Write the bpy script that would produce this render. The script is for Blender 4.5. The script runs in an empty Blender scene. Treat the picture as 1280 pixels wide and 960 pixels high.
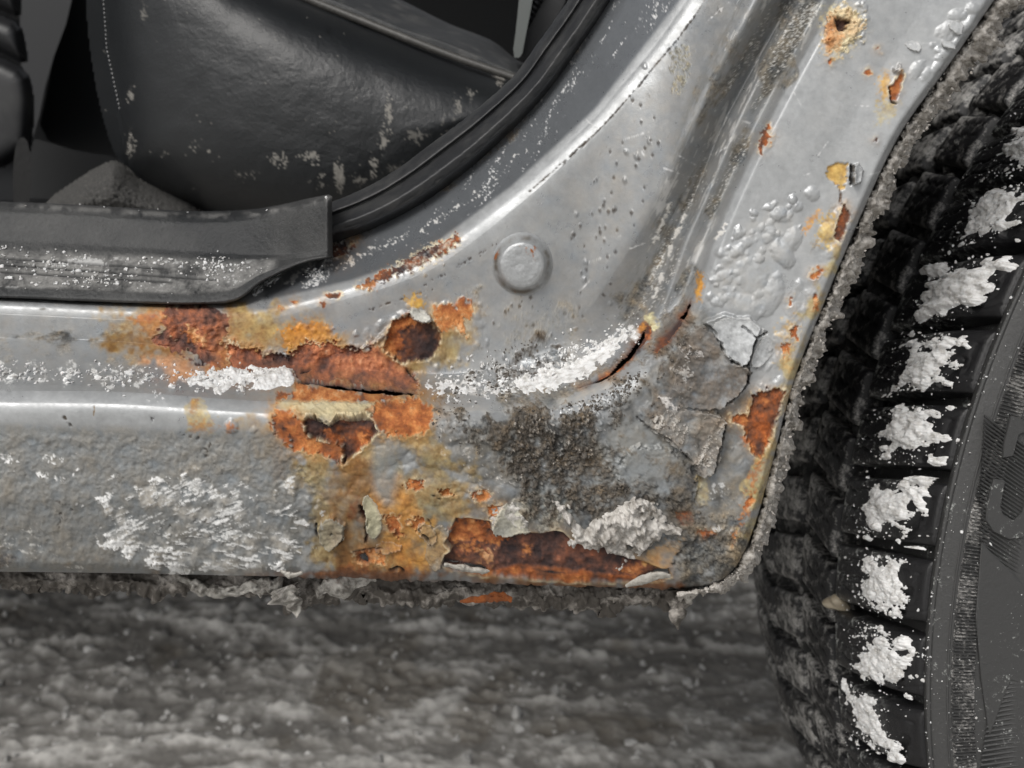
import bpy, math, random
import numpy as np
from mathutils import Matrix, Vector

# ---------------------------------------------------------------- camera, sky, sun, exposure
sc = bpy.context.scene
COL_ = sc.collection
F_PX, PITCH = 1250.0, math.radians(14.0)
CAM = np.array([0.0, -0.27, 0.47])
cd = bpy.data.cameras.new('camera'); cam = bpy.data.objects.new('camera', cd); COL_.objects.link(cam)
cam.location = CAM; cam.rotation_euler = (math.radians(90) - PITCH, 0, 0)
cd.sensor_width = 36.0; cd.lens = 36.0 * F_PX / 1280.0
cd.clip_start = 0.01; cd.clip_end = 2000
cd.dof.use_dof = True; cd.dof.focus_distance = 0.295; cd.dof.aperture_fstop = cd.lens / 1.9
sc.camera = cam
w = bpy.data.worlds.new('World'); sc.world = w; w.use_nodes = True
nt = w.node_tree; nt.nodes.clear()
SUN_EL, SUN_AZ = math.radians(46), math.radians(212)     # azimuth clockwise from +Y
sky = nt.nodes.new('ShaderNodeTexSky'); sky.sky_type = 'NISHITA'; sky.sun_disc = False
sky.sun_elevation = SUN_EL; sky.sun_rotation = SUN_AZ; sky.air_density = 1.0; sky.dust_density = 4.0
hs = nt.nodes.new('ShaderNodeHueSaturation'); hs.inputs['Saturation'].default_value = 0.18
bg = nt.nodes.new('ShaderNodeBackground'); bg.inputs['Strength'].default_value = 0.115
wo = nt.nodes.new('ShaderNodeOutputWorld')
nt.links.new(sky.outputs[0], hs.inputs['Color']); nt.links.new(hs.outputs[0], bg.inputs['Color']); nt.links.new(bg.outputs[0], wo.inputs[0])
sd_ = bpy.data.lights.new('sun', 'SUN'); sd_.energy = 1.5; sd_.angle = math.radians(30); sd_.color = (1.0, 0.965, 0.915)
sun = bpy.data.objects.new('sun', sd_); COL_.objects.link(sun)
sdir = Vector((math.sin(SUN_AZ) * math.cos(SUN_EL), math.cos(SUN_AZ) * math.cos(SUN_EL), math.sin(SUN_EL)))
sun.rotation_euler = sdir.to_track_quat('Z', 'Y').to_euler()
sc.view_settings.view_transform = 'Standard'; sc.view_settings.look = 'None'
sc.view_settings.exposure = 0.06; sc.view_settings.gamma = 1.0
sc.cycles.use_denoising = True
sc.cycles.max_bounces = 6; sc.cycles.diffuse_bounces = 4

rs = np.random.RandomState(7); random.seed(7)
# ---------------------------------------------------------------- helpers: rays, meshes
cp_, sp_ = math.cos(PITCH), math.sin(PITCH)
def P3(u, v, d):
    """world point seen at photo pixel (u, v) on the upright plane y = d"""
    u = np.asarray(u, float); v = np.asarray(v, float); d = np.asarray(d, float)
    x = (u - 640) / F_PX; y = -(v - 480) / F_PX
    dy = cp_ + y * sp_; dz = y * cp_ - sp_
    t = (d - CAM[1]) / dy
    return np.stack(np.broadcast_arrays(x * t, d, CAM[2] + dz * t), -1)
def lin(*c):
    c = np.array(c, float) / 255.0
    return np.where(c <= 0.04045, c / 12.92, ((c + 0.055) / 1.055) ** 2.4)
def s01(x):
    x = np.clip(x, 0, 1); return x * x * (3 - 2 * x)
def link(o, parent=None):
    COL_.objects.link(o)
    if parent is not None: o.parent = parent
    return o
def tag(o, label=None, cat=None, group=None, kind=None):
    for k, x in (('label', label), ('category', cat), ('group', group), ('kind', kind)):
        if x: o[k] = x
    return o
def mesh(name, V, F, mat, parent=None, col=None, prop=None, smooth=True, at=None):
    V = np.asarray(V, np.float32).reshape(-1, 3); F = np.asarray(F, np.int32)
    me = bpy.data.meshes.new(name)
    k = F.shape[1]; n = len(F)
    me.vertices.add(len(V)); me.vertices.foreach_set('co', V.ravel())
    me.loops.add(n * k); me.loops.foreach_set('vertex_index', F.ravel())
    me.polygons.add(n); me.polygons.foreach_set('loop_start', np.arange(0, n * k, k, dtype=np.int32))
    me.polygons.foreach_set('use_smooth', np.full(n, bool(smooth)))
    me.update(calc_edges=True)
    for nm, a in (('Col', col), ('Prop', prop)):
        if a is None: continue
        a = np.asarray(a, np.float32).reshape(len(V), -1)
        b = np.ones((len(V), 4), np.float32); b[:, :a.shape[1]] = a
        me.attributes.new(nm, 'FLOAT_COLOR', 'POINT').data.foreach_set('color', b.ravel())
    me.materials.append(mat)
    o = bpy.data.objects.new(name, me)
    if at is not None: o.location = at
    return link(o, parent)
def gfaces(n, m, flip=False):
    i = np.arange(n * m).reshape(n, m)
    f = np.stack([i[:-1, :-1], i[1:, :-1], i[1:, 1:], i[:-1, 1:]], -1).reshape(-1, 4)
    return f[:, ::-1] if flip else f
def grid(name, P, mat, parent=None, keep=None, col=None, prop=None, flip=False, smooth=True):
    n, m = P.shape[:2]; F = gfaces(n, m, flip)
    if keep is not None: F = F[np.asarray(keep).reshape(-1)]
    if len(F) == 0: return None
    used, inv = np.unique(F, return_inverse=True); F = inv.reshape(-1, 4)
    g = lambda a: None if a is None else np.asarray(a).reshape(n * m, -1)[used]
    return mesh(name, P.reshape(-1, 3)[used], F, mat, parent, g(col), g(prop), smooth)
def normals(P):
    a = np.gradient(P, axis=0); b = np.gradient(P, axis=1)
    n = np.cross(a, b); n /= np.linalg.norm(n, axis=-1, keepdims=True) + 1e-12
    s = np.sign((n * (P - CAM)).sum(-1, keepdims=True)); s[s == 0] = 1
    return -n * s
def gblur(a, s, axis):
    r = int(3 * s) + 1; k = np.exp(-0.5 * (np.arange(-r, r + 1) / s) ** 2); k /= k.sum()
    p = [(0, 0)] * a.ndim; p[axis] = (r, r); b = np.pad(a, p, mode='edge'); out = np.zeros_like(a, dtype=float)
    for i, kk in enumerate(k):
        sl = [slice(None)] * a.ndim; sl[axis] = slice(i, i + a.shape[axis]); out += kk * b[tuple(sl)]
    return out
def catmull(p, x):
    """p (K, c) control values at 0..K-1, x in [0, K-1]"""
    p = np.asarray(p, float); K = len(p)
    q = np.concatenate([2 * p[:1] - p[1:2], p, 2 * p[-1:] - p[-2:-1]])
    i = np.clip(np.floor(x).astype(int), 0, K - 2); t = (x - i)[:, None]
    a, b, c, d = q[i], q[i + 1], q[i + 2], q[i + 3]
    return 0.5 * (2 * b + (c - a) * t + (2 * a - 5 * b + 4 * c - d) * t ** 2 + (3 * b - a - 3 * c + d) * t ** 3)
def loft(curves, depths, step=1.35, rows=None, blur=2.5):
    """curves: list of K points each; depths: K (or 1) values each -> U, V, D of shape (ns, nt), row index of every curve"""
    K = len(curves[0]); xs = np.linspace(0, K - 1, (K - 1) * 60 + 1)
    cs = []
    for c, d in zip(curves, depths):
        d = np.broadcast_to(np.asarray(d, float), (K,)) if np.ndim(d) else np.full(K, float(d))
        cs.append(np.column_stack([np.asarray(c, float), d]))
    sp = np.mean([np.hypot(*np.diff(catmull(c, xs)[:, :2], axis=0).T) for c in cs], 0)
    L = np.concatenate([[0], np.cumsum(sp)]); ns = max(4, int(L[-1] / step))
    s = np.interp(np.linspace(0, L[-1], ns), L, xs)
    ev = [catmull(c, s) for c in cs]
    out, idx = [], [0]
    for i in range(len(ev) - 1):
        w_ = np.hypot(*(ev[i + 1] - ev[i])[:, :2].T)
        n = rows[i] if rows else max(2, int(np.percentile(w_, 80) / step))
        for j in range(n): out.append(ev[i] + (ev[i + 1] - ev[i]) * (j / n))
        idx.append(idx[-1] + n)
    out.append(ev[-1]); A = np.stack(out, 1)
    D = gblur(A[..., 2], blur, 1) if blur else A[..., 2]
    return A[..., 0], A[..., 1], D, idx

# ---------------------------------------------------------------- helpers: picture-plane fields that drive relief and colour
U0, V0, FW, FH = -200, -200, 1720, 1060
def nz(seed, lo, hi, beta=1.0, ang=0.0, st=1.0):
    r = np.random.RandomState(seed)
    ky = np.fft.fftfreq(FH)[:, None]; kx = np.fft.rfftfreq(FW)[None]
    c, s = math.cos(math.radians(ang)), math.sin(math.radians(ang))
    k = np.sqrt(((kx * c + ky * s) * st) ** 2 + (-kx * s + ky * c) ** 2) + 1e-9
    amp = k ** -beta * np.exp(-(k * lo) ** 2 * 0.6) * (1 - np.exp(-(k * hi) ** 2 * 2))
    f = np.fft.rfft2(r.standard_normal((FH, FW))) * amp
    o = np.fft.irfft2(f, (FH, FW)); return (o / o.std()).astype(np.float32)
N = {'f': nz(1, 2.0, 7, .6), 'g': nz(2, 3, 14, 1.0), 'm': nz(3, 4, 34, 1.3), 'M': nz(4, 6, 60, 1.4), 'l': nz(5, 20, 160, 1.6),
     'x': nz(6, 90, 700, 1.5), 'h': nz(7, 2.5, 40, 1.5, -4, 3.0), 'd': nz(8, 2, 60, 1.4, -60, 6.0), 'c': nz(9, 3, 24, 1.0),
     's': nz(10, 2.0, 26, 1.1, 14, 3.2), 'S': nz(11, 2.0, 26, 1.1, -18, 3.2), 'v': nz(12, 4, 120, 1.5, 90, 5.0), 'e': nz(15, 1.6, 26, .9, -67, 7.0), 'A': nz(16, 1.8, 22, 1.0, -24, 5.0), 'B': nz(17, 1.8, 22, 1.0, 10, 5.0), 'k': nz(13, 2.0, 12, .4), 'q': nz(14, 8, 50, 1.2)}
def chaikin(p, n):
    p = np.asarray(p, float)
    for _ in range(n):
        q = np.roll(p, -1, 0); p = np.stack([p * .75 + q * .25, p * .25 + q * .75], 1).reshape(-1, 2)
    return p
class Reg:
    def __init__(s, pts, m=36, sm=0):
        p = chaikin(pts, sm)
        a = max(U0, int(p[:, 0].min()) - m); b = min(U0 + FW, int(p[:, 0].max()) + m)
        c = max(V0, int(p[:, 1].min()) - m); d = min(V0 + FH, int(p[:, 1].max()) + m)
        s.sl = (slice(c - V0, d - V0), slice(a - U0, b - U0))
        X, Y = np.meshgrid(np.arange(a, b, dtype=np.float32), np.arange(c, d, dtype=np.float32)); s.X, s.Y = X, Y
        D = np.full(X.shape, 1e9, np.float32); ins = np.zeros(X.shape, bool)
        for (x0, y0), (x1, y1) in zip(p, np.roll(p, -1, 0)):
            ex, ey = x1 - x0, y1 - y0; L = ex * ex + ey * ey + 1e-9
            t = np.clip(((X - x0) * ex + (Y - y0) * ey) / L, 0, 1)
            D = np.minimum(D, (X - x0 - t * ex) ** 2 + (Y - y0 - t * ey) ** 2)
            cr = ((y0 > Y) != (y1 > Y)) & (X < (x1 - x0) * (Y - y0) / (y1 - y0 + 1e-12) + x0); ins ^= cr
        s.sd = np.sqrt(D) * np.where(ins, 1, -1)
    def n(s, k): return N[k][s.sl]
class Line(Reg):
    def __init__(s, pts, m=30):
        p = np.asarray(pts, float)
        a = max(U0, int(p[:, 0].min()) - m); b = min(U0 + FW, int(p[:, 0].max()) + m)
        c = max(V0, int(p[:, 1].min()) - m); d = min(V0 + FH, int(p[:, 1].max()) + m)
        s.sl = (slice(c - V0, d - V0), slice(a - U0, b - U0))
        X, Y = np.meshgrid(np.arange(a, b, dtype=np.float32), np.arange(c, d, dtype=np.float32)); s.X, s.Y = X, Y
        D = np.full(X.shape, 1e9, np.float32)
        for (x0, y0), (x1, y1) in zip(p[:-1], p[1:]):
            ex, ey = x1 - x0, y1 - y0; L = ex * ex + ey * ey + 1e-9
            t = np.clip(((X - x0) * ex + (Y - y0) * ey) / L, 0, 1)
            D = np.minimum(D, (X - x0 - t * ex) ** 2 + (Y - y0 - t * ey) ** 2)
        s.sd = -np.sqrt(D)
Z = lambda v=0.0: np.full((FH, FW), v, np.float32)
HT, MET, ROU, BMP, TS, TM = Z(), Z(.38), Z(.42), Z(.12), Z(-9), Z(-9)
HOLE = np.zeros((FH, FW), bool); RID = np.zeros((FH, FW), np.int16); SID = np.zeros((FH, FW), np.int16)
ALB = np.empty((FH, FW, 3), np.float32); ALB[:] = (0.385, 0.395, 0.40)
def samp(A, u, v):
    x = np.clip(u - U0, 0, FW - 1.001); y = np.clip(v - V0, 0, FH - 1.001)
    i = x.astype(int); j = y.astype(int); fx = x - i; fy = y - j
    if A.ndim == 3: fx, fy = fx[..., None], fy[..., None]
    return (A[j, i] * (1 - fx) + A[j, i + 1] * fx) * (1 - fy) + (A[j + 1, i] * (1 - fx) + A[j + 1, i + 1] * fx) * fy
def put(sl, m, col=None, rou=None, met=None, bmp=None):
    if col is not None:
        ALB[sl] += (np.asarray(col, np.float32) - ALB[sl]) * m[..., None]
    for A, x in ((ROU, rou), (MET, met), (BMP, bmp)):
        if x is not None: A[sl] += (x - A[sl]) * m
R_T = np.array([0, .22, .42, .62, .8, 1.0])
R_C = np.array([lin(44, 32, 32), lin(74, 49, 42), lin(112, 68, 45), lin(158, 88, 44), lin(192, 128, 74), lin(216, 180, 138)])
R_P = np.array([lin(52, 38, 37), lin(88, 60, 52), lin(126, 82, 66), lin(164, 102, 72), lin(196, 136, 102), lin(220, 184, 156)])
def ramp(t, pal=None): pal = R_C if pal is None else pal; return np.stack([np.interp(t, R_T, pal[:, i]) for i in range(3)], -1)
CREAM, OCHRE, OLIVE, BROWN = lin(222, 210, 178), lin(168, 126, 70), lin(154, 134, 102), lin(118, 84, 50)
patches = []
def mk(r, amp=2.5, n='m', f=1.0, grow=0.0):
    s = r.sd + grow + amp * r.n(n); return s01((s + f) / (2 * f)), s
def stain(pts, col, st=.6, fe=10, amp=6, n='M', sm=1, rou=.6, var=.35):
    r = Reg(pts, 44, sm); m, s = mk(r, amp, n, fe)
    m = m * st * np.clip(.84 + .2 * r.n('l') + .14 * r.n('M') + .07 * r.n('m'), 0, 1.15)
    c = np.asarray(col)[None, None] * np.clip(1 + var * r.n('c')[..., None] * np.array([.8, 1, 1.2]) * .5, .4, 1.7)
    m = np.clip(m, 0, 1); put(r.sl, m, c, rou, .05)
def rust(pts, bias=.45, dep=.5, amp=2.2, rough=.30, lift=.35, rim=.8, name=None, sm=0, halo=7, hst=.75, n='g', var=1.0, grow=0, hcol=OCHRE, f=.9, pal=None):
    r = Reg(pts, 44, sm); m, s = mk(r, amp, n, f, grow)
    out = np.minimum(s, 0)
    h = np.exp(out / halo) * hst * np.clip(.8 + .3 * r.n('M') + .15 * r.n('m'), 0, 1.2) * (1 - m); h = np.clip(h, 0, 1)
    put(r.sl, h, np.asarray(hcol), .6, .1)
    if rim:
        e = np.exp(-((s + 1.6) / 1.3) ** 2) * rim * np.clip(.5 + .6 * r.n('q'), 0, 1); put(r.sl, e, CREAM, .6, .0)
    t = np.clip(bias + var * (.13 * r.n('M') + .07 * r.n('q') + .045 * r.n('g') + .035 * r.n('f')), 0, 1)
    put(r.sl, m, ramp(t, pal), .85, 0, .7)
    rel = -dep + rough * (.40 * r.n('q') + .22 * r.n('m') + .08 * r.n('c') + .035 * r.n('f'))
    HT[r.sl] = HT[r.sl] * (1 - m) + m * rel + (1 - m) * lift * np.exp(out / 5)
    if name:
        patches.append(name); RID[r.sl][(m > .5)] = len(patches)
    return r, m, s
def recol(pts, bias, amp=3, n='m', f=3, sm=1, var=1.0, st=1.0, dep=0.0, pal=None):
    r = Reg(pts, 30, sm); m, s = mk(r, amp, n, f)
    t = np.clip(bias + var * (.12 * r.n('M') + .07 * r.n('q') + .05 * r.n('g') + .03 * r.n('f')), 0, 1)
    put(r.sl, m * st, ramp(t, pal)); HT[r.sl] -= dep * m
def gap(pts, dep=5.0, bias=.12, name=None, amp=.8, edge=.3, hole=True, grow=0.):
    r, m, s = rust(pts, bias, dep * .35, amp * .8, .12, edge, 0, name, 0, 4, .6, 'q', .6, grow, lin(120, 78, 48), 1.2)
    if hole: HOLE[r.sl] |= s > .9
    return r
def crack(pts, wd=1.2, dep=1.6, col=(.02, .012, .008), amp=.5):
    r = Line(pts); s = r.sd + wd + amp * r.n('g'); m = s01((s + .7) / 1.4); put(r.sl, m, np.array(col), .9, 0); HT[r.sl] -= m * dep
def dome(u, v, a, h, asp=1.0, ang=0.0, p=1.0):
    q = int(a * max(1, asp)) + 2; iu, iv = int(u), int(v)
    sl = (slice(max(0, iv - q - V0), iv + q + 1 - V0), slice(max(0, iu - q - U0), iu + q + 1 - U0))
    X, Y = np.meshgrid(np.arange(sl[1].start, min(FW, sl[1].stop)) + U0 - u, np.arange(sl[0].start, min(FH, sl[0].stop)) + V0 - v)
    c, s = math.cos(ang), math.sin(ang); X, Y = (X * c + Y * s) / (a * asp), (-X * s + Y * c) / a
    wq = min(.28, .75 / max(a, 1)); X = X + wq * N['c'][sl] * .7 + wq * N['q'][sl] * .6; Y = Y + wq * np.roll(N['c'], 31, 1)[sl] * .7 + wq * np.roll(N['q'], 57, 0)[sl] * .6
    e = np.clip(1 - X * X - Y * Y, 0, 1) ** p * h * .95
    HT[sl] = np.maximum(HT[sl], HT[sl] * .3 + e)
def inside(poly, n, seed):
    r = np.random.RandomState(seed); p = np.asarray(poly, float); out = []
    while len(out) < n:
        x = r.uniform(p[:, 0].min(), p[:, 0].max()); y = r.uniform(p[:, 1].min(), p[:, 1].max()); k = False
        for (x0, y0), (x1, y1) in zip(p, np.roll(p, -1, 0)):
            if (y0 > y) != (y1 > y) and x < (x1 - x0) * (y - y0) / (y1 - y0) + x0: k = not k
        if k: out.append((x, y))
    return out
def peel(pts, h=.8, amp=1.2, sm=0, n='g', f=.8):
    """a sheet of lifted paint or dirt: raised, with a sharp edge"""
    r = Reg(pts, 30, sm); m, s = mk(r, amp, n, f); HT[r.sl] += m * h * (1 + .9 * np.exp(-np.maximum(s, 0) / 7)); return r, m, s
def salt(pts, st=1.0, thr=.2, n='s', fe=14, amp=6, sm=1, col=(.78, .78, .77), h=.12, sharp=.35):
    r = Reg(pts, 36, sm); m, s = mk(r, amp, 'M', fe)
    k = s01((r.n(n) * .8 + .45 * r.n('k') + (m - 1) * 3 - thr) / sharp) * st
    put(r.sl, np.clip(k, 0, 1), np.array(col), .9, 0); HT[r.sl] += k * h
def dirt(pts, col=(.085, .077, .068), st=.9, thr=0., n='M', fe=16, amp=10, sm=1, grain=.5, h=.15, sharp=.8):
    r = Reg(pts, 60, sm); m, s = mk(r, amp, 'l', fe * 1.3); gk = 'e' if n == 'd' else ('h' if n == 'h' else 'k')
    k = s01((r.n(n) * .55 + .5 * grain * r.n(gk) + .2 * r.n('g') * (n not in 'dh') + .3 * r.n('M') + (m - 1) * 3.0 - thr + 1.15) / (sharp * 2.2)) * st
    c = np.array(col) * np.clip(1 + .28 * r.n('f')[..., None] + .22 * r.n('q')[..., None] * np.array([1, .95, .85]), .35, 2)
    h = .035 if n in 'dh' else h; put(r.sl, np.clip(k, 0, 1), c, .9, 0, .7); HT[r.sl] += k * h * (1 + .6 * r.n('g') + .4 * r.n('k'))
def snow(pts, th=1.0, amp=5, n='m', sid=1, sm=1, ease=7, rough=.5, grow=0):
    r = Reg(pts, 36, sm); s = r.sd + amp * (r.n(n) * .8 + .35 * r.n('g')) + grow
    t = np.where(s > 0, th * (1 - np.exp(-s / ease)) * (1 + rough * (.45 * r.n('q') + .3 * r.n('c'))) + .06 * r.n('f'), s * .2 - .1)
    b = t > TS[r.sl]; TS[r.sl] = np.where(b, t, TS[r.sl]); SID[r.sl] = np.where(b & (s > -4), sid, SID[r.sl])
def mud(pts, th=1.0, thr=0.2, amp=8, sm=1, fe=12, n='q'):
    r = Reg(pts, 36, sm); s = np.clip((r.sd + amp * r.n('M')) / fe, -1, 1)
    th *= .42; t = th * (.5 * r.n(n) + .45 * r.n('c') + .4 * r.n('f') + .15 - thr + np.minimum(s, 0) * 3)
    TM[r.sl] = np.maximum(TM[r.sl], np.where(t > 0, th * np.tanh(t / th * 1.1), t))
# ---------------------------------------------------------------- the car body: sheet metal lofted through its folds
car = bpy.data.objects.new('car', None); link(car)
tag(car, 'silver car with rusted sill and wheel arch, rear wheel and black seat in the doorway', 'car')
car.location = (0, 0, 0)
cC0 = [(-150, 335), (0, 340), (150, 345), (300, 335), (412, 292), (485, 262), (550, 222), (615, 165), (655, 122), (690, 75), (708, 45), (722, 20), (735, -5), (750, -35), (775, -85), (805, -140), (825, -180), (860, -260), (900, -330)]
cA1 = [(-150, 374), (0, 378), (150, 385), (310, 387), (440, 357), (520, 330), (572, 297), (645, 239), (680, 208), (712, 178), (735, 156), (752, 138), (775, 110), (800, 81), (827, 47), (858, 2), (880, -35), (922, -110), (975, -210)]
cA2 = [(-150, 388), (0, 392), (150, 399), (312, 401), (446, 370), (530, 341), (586, 306), (662, 245), (697, 213), (729, 182), (752, 159), (769, 141), (793, 113), (818, 84), (845, 50), (877, 5), (900, -33), (942, -108), (995, -207)]
cW = [(-150, 420), (0, 423), (150, 428), (300, 445), (425, 459), (525, 467), (585, 466), (630, 457), (672, 440), (706, 415), (735, 387), (760, 352), (803, 285), (834, 227), (864, 168), (905, 82), (942, 15), (1010, -118), (1075, -240)]
cV = [(-150, 446), (0, 450), (150, 455), (300, 464), (427, 474), (530, 483), (600, 485), (655, 479), (700, 465), (742, 443), (775, 414), (800, 379), (838, 305), (871, 238), (906, 153), (955, 62), (988, 2), (1054, -126), (1120, -250)]
cR2 = [(-150, 462), (0, 466), (150, 470), (300, 480), (432, 488), (534, 496), (608, 499), (671, 494), (722, 477), (767, 451), (801, 419), (827, 382), (855, 305), (884, 240), (921, 152), (968, 60), (1002, 0), (1069, -127), (1134, -253)]
cG = [(-150, 477), (0, 481), (150, 483), (300, 493), (436, 500), (538, 505), (616, 507), (682, 503), (736, 483), (784, 454), (820, 422), (850, 382), (880, 305), (907, 240), (950, 150), (999, 57), (1031, 0), (1100, -130), (1167, -258)]
cE = [(-150, 485), (0, 488), (150, 490), (300, 500), (440, 507), (540, 512), (620, 513), (690, 510), (745, 489), (795, 458), (832, 425), (862, 384), (890, 307), (917, 241), (960, 151), (1010, 57), (1042, 0), (1111, -130), (1178, -260)]
cB = [(-150, 711), (0, 713), (150, 715), (300, 718), (440, 721), (560, 725), (680, 729), (800, 734), (888, 731), (921, 706), (942, 660), (962, 590), (990, 482), (1022, 398), (1066, 292), (1121, 174), (1178, 92), (1262, -28), (1345, -150)]
lerpc = lambda a, b, f: [(x0 + (x1 - x0) * f, y0 + (y1 - y0) * f) for (x0, y0), (x1, y1) in zip(a, b)]
cF1, cF2, cF3 = lerpc(cE, cB, .07), lerpc(cE, cB, .2), lerpc(cE, cB, .6)
cL, cB2 = lerpc(cE, cB, .955), [(x + 1.5 * (i > 8), y + 1.5 * (i < 9)) for i, (x, y) in enumerate(cB)]
mmx = lambda *a: np.array(a, float) / 1000
dC0 = mmx(80, 80, 80, 78, 72, 70, 70, 70, 70, 70, 70, 70, 70, 70, 70, 70, 70, 70, 70)
dA1 = mmx(33, 33, 33, 33, 36, 38, 39, 40, 40, 40, 40, 40, 40, 40, 40, 40, 40, 40, 40)
dA2 = mmx(32, 32, 32, 32, 35, 37, 38, 38, 38, 38, 38, 38, 38, 38, 38, 38, 38, 38, 38)
dW = mmx(31, 31, 31, 31, 33, 35, 36, 36, 36, 36, 35, 33, 30, 27, 24, 22, 21, 21, 21)
dV = mmx(20, 20, 20, 20, 21, 21, 24, 27, 31, 35, 38, 39, 38, 37, 36, 35, 35, 35, 35)
dR2 = mmx(12, 12, 12, 12, 12, 12, 14, 15, 17, 19, 19, 18, 18, 18, 18, 18, 18, 18, 18)
dG = mmx(4, 4, 4, 4, 4, 4, 5, 6, 8, 12, 16, 19, 20, 20, 20, 20, 20, 20, 20)
dE = mmx(0, 0, 0, 0, 0, 0, 0, 0, 1, 2, 3, 3, 3, 3, 3, 3, 3, 3, 3)
dF1 = mmx(-5, -5, -5, -5, -5, -5, -5, -4.5, -3, -1, 0, .6, .6, .6, .6, .6, .6, .6, .6)
dF2 = mmx(-4.5, -4.5, -4.5, -4.5, -4.5, -4.5, -4.5, -4, -3, -2, -1, 0, 0, 0, 0, 0, 0, 0, 0)
dF3 = mmx(-5, -5, -5, -5, -5, -5, -5, -5, -4, -3, -2, -1, -1, -1, -1, -1, -1, -1, -1)
dL = mmx(0, 0, 0, 0, 0, 0, 0, 0, 0, -1.5, -3, -3, -3, -3, -3, -3, -3, -3, -3)
dB = mmx(3.5, 3.5, 3.5, 3.5, 3.5, 3.5, 3.5, 3.5, 3, 2, 1, 0, 0, 0, 0, 0, 0, 0, 0)
bU, bV, bD, bI = loft([cC0, cA1, cA2, cW, cV, cR2, cG, cE, cF1, cF2, cF3, cL, cB, cB2],
                      [dC0, dA1, dA2, dW, dV, dR2, dG, dE, dF1, dF2, dF3, dL, dB, dB + .014], 1.08,
                      [64, 15, 80, 30, 18, 18, 14, 16, 22, 76, 62, 10, 4], 2.0)
_w = np.exp(-((np.arange(bD.shape[1]) - bI[7] - 3) / 26.0) ** 2) * s01((900 - bU) / 120) ; bD = bD + (gblur(bD, 11.0, 1) - bD) * _w
_w = np.exp(-((np.arange(bD.shape[1]) - bI[1]) / 14.0) ** 2); bD = bD + (gblur(bD, 4.0, 1) - bD) * _w[None]
_w = np.exp(-((np.arange(bD.shape[1]) - bI[3]) / 22.0) ** 2)[None] * s01((bU - 520) / 120); bD = bD + (gblur(bD, 9.0, 1) - bD) * _w
bV[:, bI[11]:] += ((.9 * samp(N['q'], bU, 700 + 0 * bV) + .8 * samp(N['m'], bU, 700 + 0 * bV)) * s01((bU - 330) / 60) * s01((905 - bU) / 30))[:, bI[11]:]
BASE = P3(bU, bV, bD); BN = gblur(gblur(normals(BASE), 4, 0), 3, 1); BN /= np.linalg.norm(BN, axis=-1, keepdims=True)
DEP = Z(np.nan); NRM = np.full((FH, FW, 3), np.nan, np.float32)
_i = np.clip(np.round(bV[:, :bI[12]] - V0).astype(int), 0, FH - 1); _j = np.clip(np.round(bU[:, :bI[12]] - U0).astype(int), 0, FW - 1)
DEP[_i, _j] = bD[:, :bI[12]]; NRM[_i, _j] = BN[:, :bI[12]]
for _ in range(8):
    for dy, dx in ((0, 1), (0, -1), (1, 0), (-1, 0)):
        q = np.roll(DEP, (dy, dx), (0, 1)); b = np.isnan(DEP) & ~np.isnan(q); DEP[b] = q[b]; NRM[b] = np.roll(NRM, (dy, dx), (0, 1))[b]
DEP[np.isnan(DEP)] = 0.0; NRM[np.isnan(NRM[..., 0])] = (0, -1, 0)
def onbody(u, v, h=0.0):
    """point on the finished sheet metal at photo pixel (u, v), raised h mm"""
    u = np.asarray(u, float); v = np.asarray(v, float)
    n = samp(NRM, u, v); n = n / np.linalg.norm(n, axis=-1, keepdims=True)
    p = P3(u, v, samp(DEP, u, v)); fo = np.clip((n * (CAM - p)).sum(-1) / np.linalg.norm(CAM - p, axis=-1), .12, 1) ** .8
    return p + n * (np.asarray(h + samp(HT, u, v) * fo)[..., None] * 1e-3)

# ---- paint: orange peel, dust film, age
r = Reg([(-190, 395), (440, 372), (590, 306), (730, 184), (880, 0), (1000, -195), (1100, -195), (1040, 0), (885, 310), (860, 385), (740, 490), (600, 508), (-190, 480)]); put(r.sl, s01(r.sd / 30 + .3) * np.clip(.66 + .05 * r.n('l'), 0, 1), np.array([.225, .228, .228]), .40, .22)
ALB *= (1 + .035 * N['x'] + .02 * N['m'])[..., None]
HT += .012 * N['l']
dirt([(-180, 395), (150, 398), (320, 404), (420, 440), (300, 470), (-180, 450)], (.20, .19, .17), .55, .5, 'h', 18)
dirt([(-180, 410), (60, 412), (140, 420), (160, 436), (20, 432), (-180, 428)], (.10, .09, .075), .8, .35, 'h', 6)
salt([(-180, 448), (0, 448), (150, 452), (260, 458), (300, 484), (150, 486), (-180, 482)], .7, .7, 'm', 8, 3, 1, (.74, .74, .72), .1)
ALB *= (1 + .018 * N['q'] + .02 * N['c'] + .025 * N['v'])[..., None]
ROU += .05 * N['M'] + .04 * N['c']
r = Reg([(1000, -190), (1240, -190), (1200, 40), (1100, 190), (1020, 380), (950, 480), (880, 380), (920, 250), (1050, 0)]); k = s01((r.n('l') * .5 + r.n('M') * .4 + r.n('k') * .25 + .1) / 1.6) * s01(r.sd / 20); put(r.sl, k * .18, np.array([.50, .50, .49]), .55, .3)
r = Reg([(760, 400), (820, 240), (850, 130), (915, 0), (960, -190), (1085, -190), (1042, 0), (960, 150), (890, 305), (860, 382), (800, 440)]); k = s01(r.sd / 14) * s01((r.n('d') * .6 + r.n('e') * .5 + .3) / 1.5); put(r.sl, k * .55, np.array([.13, .128, .118]), .6, .15)
k = s01(r.sd / 10) * s01((-r.n('d') * .5 + r.n('e') * .8 - 1.2) / .5); put(r.sl, k * .7, np.array([.55, .545, .53]), .7, .1)
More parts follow.
